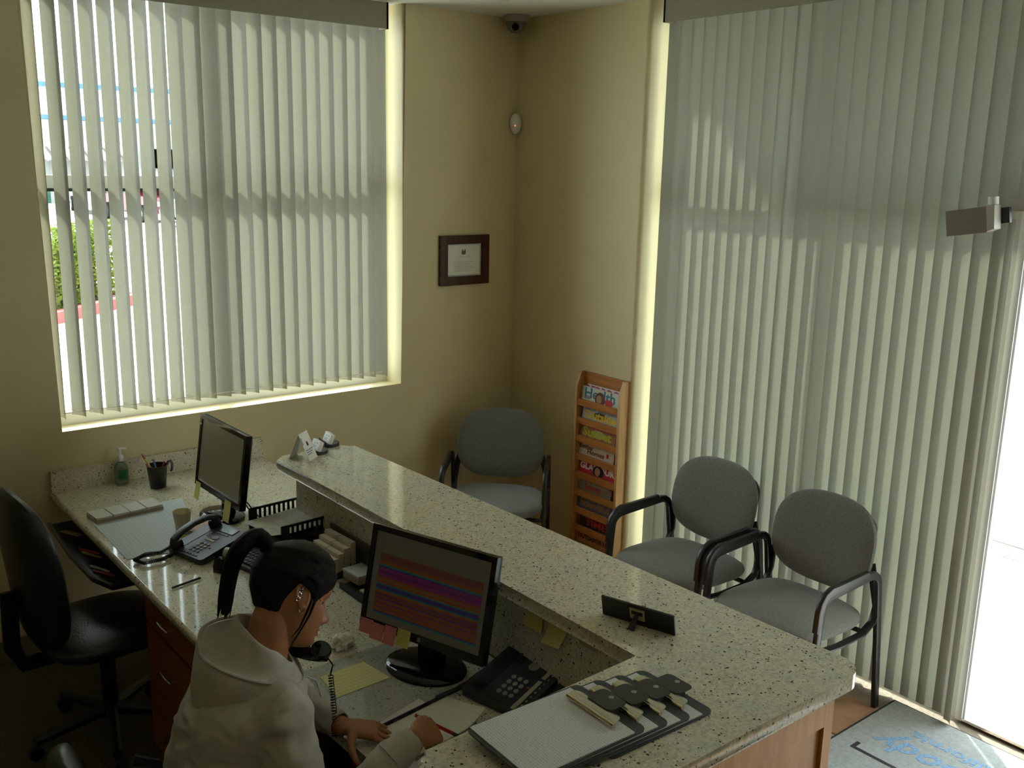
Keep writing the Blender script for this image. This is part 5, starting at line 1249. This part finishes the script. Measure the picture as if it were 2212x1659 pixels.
cc_ = coil([p2_, p2_*.5+en2*.5+Vector((.004, -.002, -.01)), en2], .0066, 23, .0014, 12); ob = cc_.build('coiled_cord', M_gloss, rc); ob.matrix_local = rcI
# red pen in the writing hand
pa, pb = at(897, 1545, z=.850), at(990, 1590, z=.775)
rp = pen('red_pen', 'red pen held in the writing hand over the notebook', pa, pb, (.45, .015, .02), (.03, .03, .03), .0048, 'pen', m=mat('pen_red', (.45, .015, .02), .25))
G().tube([(.004, 0, .006), (.02, 0, .0095), (.035, 0, .006)], .0012, 5).build('clip', mat('pen_red', (.45, .015, .02), .25), rp)

# ------------------------------------------------------------------ outside the left window
def mass(name, label, cat): return thing(name, label, cat)
M_bw = mat('far_wall_white', (.62, .68, .72), .8, noise=.04, nscale=.5); M_bb = mat('far_blue_band', (.05, .14, .42), .6); M_bg = mat('far_wall_grey', (.28, .27, .26), .8, noise=.1, nscale=.6)
def py_z(py, Y, px=250): return at(px, py, Y=Y).z
YB = 62.0; xl, xr = at(60, 400, Y=YB).x-6, at(560, 400, Y=YB).x+30
bl_ = mass('warehouse', 'long pale warehouse with two blue bands seen far beyond the car park', 'building')
G().box((xl, YB, G0), (xr, YB+12, py_z(160, YB))).build('wall', M_bw, bl_)
for pa_, pb_ in ((186, 196), (254, 263)): G().box((xl, YB-.15, py_z(pb_, YB)), (xr, YB, py_z(pa_, YB))).build('blue_band', M_bb, bl_)
G().box((xl, YB-.1, py_z(395, YB)), (xr, YB, py_z(264, YB))).build('grey_base', M_bg, bl_)
for k in range(9):
    x_ = at(300+22*k, 300, Y=YB).x; G().box((x_, YB-.35, py_z(362, YB)), (x_+1.5, YB-.1, py_z(320, YB))).build('window_panel', mat('far_glass', (.45, .52, .56), .3), bl_)
# tiled porch roofs in front
YP = 48.0; po = mass('tiled_porch', 'low porch with a striped tile roof before the warehouse', 'building')
x0_, x1_ = at(60, 340, Y=YP).x-5, at(292, 340, Y=YP).x; zt_, zb_ = py_z(312, YP, 150), py_z(342, YP, 150)
G().box((x0_, YP+.6, G0), (x1_, YP+4, zb_)).build('wall', M_bg, po)
M_tile = mat('roof_tile', (.42, .36, .34), .8)
n_ = int((x1_-x0_)/.55)
tm_ = G().tube([(0, 0, 0), (0, 1.9, zt_-zb_)], .16, 6).mesh('roof_tile', M_tile)
for k in range(min(n_, 60)): put('roof_tile', tm_, po, T((x0_+.28+.55*k, YP-.6, zb_)))
G().rings([[(x0_, YP-.6, zb_-.1), (x0_, YP+1.3, zt_-.1), (x0_, YP+1.3, zb_-.1)], [(x1_, YP-.6, zb_-.1), (x1_, YP+1.3, zt_-.1), (x1_, YP+1.3, zb_-.1)]]).build('roof_deck', mat('roof_deck', (.16, .13, .12), .8), po)
# parked cars
M_tyre = mat('tyre', (.01, .01, .01), .8); M_cgl = mat('car_glass', (.03, .05, .07), .08)
def car(label, x, y, rz, col, L_=4.5, Hh=1.45, van=False):
    t = thing('car', label, 'car', (x, y, G0), rz, 'cars parked outside the left window'); Wc = .86
    prof = [(-L_/2, .35), (-L_/2, .75), (-L_/2+.15, .92), (-L_*.22, 1.0), (-L_*.12, Hh), (L_*.22, Hh), (L_*.36, .98), (L_/2-.1, .92), (L_/2, .7), (L_/2, .35)]
    if van: prof = [(-L_/2, .35), (-L_/2, .95), (-L_/2+.5, 1.05), (-L_*.25, Hh), (L_*.47, Hh), (L_/2, 1.0), (L_/2, .35)]
    m = mat('car_'+label.split()[0], col, .22, coat=.5)
    def sec(y_, inset, top): return [(px_*(1-inset*.1), y_, (pz_ if pz_ < 1.0 else 1.0+(pz_-1.0)*top)) for px_, pz_ in prof]
    G().rings([sec(-Wc*.80, .9, .95), sec(-Wc, 0, .90), sec(Wc, 0, .90), sec(Wc*.80, .9, .95)]).bevel(.04, 2, 25).build('body', m, t)
    gl = [(px_, pz_) for px_, pz_ in prof if pz_ >= .97]
    if len(gl) >= 3:
        cx_ = sum(p[0] for p in gl)/len(gl); gp = [(cx_+(px_-cx_)*.86, (1.02 if pz_ < 1.1 else pz_-.10)) for px_, pz_ in gl]
        for s in (-1, 1): G().rings([[(px_, s*(Wc-.02), pz_) for px_, pz_ in gp], [(px_, s*(Wc+.006), pz_) for px_, pz_ in gp]]).build('side_window', M_cgl, t)
    for xs, sg in ((-1, -1), (1, 1)):
        G().box((xs*(L_/2+.012), -.6, .35), (xs*(L_/2-.05), .6, .5)).build('bumper', mat('bumper', (.4, .4, .4), .4), t)
        for s in (-1, 1): G().box((xs*(L_/2+.015), s*.55-.14, .62), (xs*(L_/2-.06), s*.55+.14, .78)).build('lamp', mat('lamp_red_car' if xs > 0 else 'lamp_clear', (.5, .04, .03) if xs > 0 else (.8, .8, .8), .2), t)
    G().box((-L_*.30, -.62, Hh*.72), (-L_*.17, .62, Hh*.93), None).build('windscreen', M_cgl, t)
    for xs in (-L_*.30, L_*.30):
        for s in (-1, 1): w_ = G().cyl((xs, s*(Wc-.22), .32), (xs, s*(Wc+.01), .32), .32, n=20).build('wheel', M_tyre, t); G().cyl((xs, s*(Wc+.0), .32), (xs, s*(Wc+.02), .32), .19, n=12).build('hub', mat('hub', (.5, .5, .5), .3, metal=.8), w_)
    return t
def gp(px_, py_): return at(px_, py_, z=G0)
for px_, py_, lb, col, rz, vn, hh_ in ((140, 452, 'green car with a yellow sticker parked at the far left', (.01, .07, .05), 92, True, 2.0), (232, 462, 'white car parked between the green and the maroon cars', (.62, .66, .70), 80, False, 1.5), (340, 480, 'maroon car with a tinted window parked nearest the road', (.16, .02, .035), 100, False, 1.6), (470, 500, 'silver car parked beside the maroon car', (.45, .47, .48), 82, False, 1.5)):
    q = gp(px_, py_)+(Vector((-1.9, -1.0, 0)) if rz == 92 else Vector()); car(lb, q.x, q.y+1.5, R(rz), col, 4.5, hh_, vn)
q = gp(150, 445); 
# kerb in red around a planted bed with a clipped hedge
k0, k1 = at(80, 712, z=G0), at(318, 652, z=G0); d_ = (k1-k0).normalized(); nrm = Vector((-d_.y, d_.x, 0))
bed = thing('planting_bed', 'raised planting bed edged by a red painted kerb', 'planter')
c0 = k0-d_*4; g = G()
M_kerb = mat('red_kerb', (.50, .06, .06), .7, noise=.15, nscale=8); Mb = frame_M((k1.x, k1.y, G0), -d_, ez=(0, 0, 1))
side = 1 if (Mb.inverted() @ (k1+nrm)).y > 0 else -1
nseg = 9
for k in range(nseg): G().box((.005+.9*k, 0, 0), (.895+.9*k, side*.16, .17)).bevel(.02, 2).build('kerb_stone', M_kerb, bed, Mb)
for k in range(11): G().box((0, side*(.165+.9*k), 0), (.16, side*(1.055+.9*k), .17)).bevel(.02, 2).build('kerb_stone', M_kerb, bed, Mb)
G().box((.16, side*.16, 0), (8, side*10, .12)).build('soil', mat('soil', (.10, .07, .04), .95, noise=.3, nscale=10), bed, Mb)
hd = thing('hedge', 'leafy green hedge growing in the bed behind the red kerb', 'hedge', M=Mb @ T((0, 0, .12)))
hz = at(200, 498, Y=at(200, 690, z=G0).y+1.0).z-G0-.12
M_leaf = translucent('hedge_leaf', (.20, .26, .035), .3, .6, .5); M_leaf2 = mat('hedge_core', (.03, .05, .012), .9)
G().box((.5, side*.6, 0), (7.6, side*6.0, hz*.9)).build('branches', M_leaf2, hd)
rnd = random.Random(11); bm = bmesh.new()
for k in range(26000):
    f = rnd.random()
    x_ = rnd.uniform(.25, 7.8)
    if f < .5: y_, z_ = .30+rnd.random()**2*.35, rnd.uniform(.0, hz)
    elif f < .75: y_, z_ = rnd.uniform(.3, 6.2), hz-rnd.random()**2*.25
    else: x_, y_, z_ = .22+rnd.random()**2*.4, rnd.uniform(.3, 6.2), rnd.uniform(0, hz)
    z_ += .10*math.sin(x_*2.3)*z_/hz + .06*math.sin(y_*3.1+x_); c = Vector((x_, side*y_, z_)); a = Vector((rnd.gauss(0, 1), rnd.gauss(0, 1), rnd.gauss(0, 1))).normalized(); b = a.orthogonal().normalized(); s_ = rnd.uniform(.035, .065)
    vs = [bm.verts.new(c+a*s_), bm.verts.new(c+b*s_*.45), bm.verts.new(c-a*s_), bm.verts.new(c-b*s_*.45)]; bm.faces.new(vs)
me = bpy.data.meshes.new('leaves'); bm.to_mesh(me); bm.free(); me.materials.append(M_leaf); o = put('leaves', me, hd); o['kind'] = 'stuff'
# beyond the door: glazed screen with rails, drain grate, grey building
gs = thing('entrance_screen', 'white framed glass screen with rails beyond the open door', 'screen', (2.35, -3.2, 0))
for z0_, z1_ in ((.0, .10), (.93, .98), (2.2, 2.28)): G().box((0, -2.2, z0_), (.05, 1.35, z1_)).build('rail', M_alu, gs)
for y_ in (-2.2, -.4, 1.3): G().box((-.004, y_, 0), (.054, y_+.05, 2.284)).build('post', M_alu, gs)
for ya, yb in ((-2.15, -.4), (-.35, 1.3)): G().box((.02, ya+.001, .101), (.026, yb-.001, .929)).build('pane', M_glass, gs); G().box((.02, ya+.001, .981), (.026, yb-.001, 2.199)).build('pane', M_glass, gs)
gr = thing('drain_grate', 'slotted drain grate in the paving before the glass screen', 'grate', (2.12, -2.75, -.004))
for k in range(36): G().box((0, -.4+.028*k, 0), (.14, -.388+.028*k, .006)).build('bar', mat('grate', (.25, .26, .27), .5), gr)
nbd = thing('grey_building', 'grey building with a column seen at the right edge through the door', 'building')
G().box((13, -6, G0), (16, 14, 5)).build('wall', mat('grey_bld', (.26, .25, .26), .8), nbd)
for y_ in (.6, 2.6, 4.6): G().box((12.6, y_, G0), (13.1, y_+.5, 5)).build('column', mat('grey_col', (.36, .36, .38), .8), nbd)
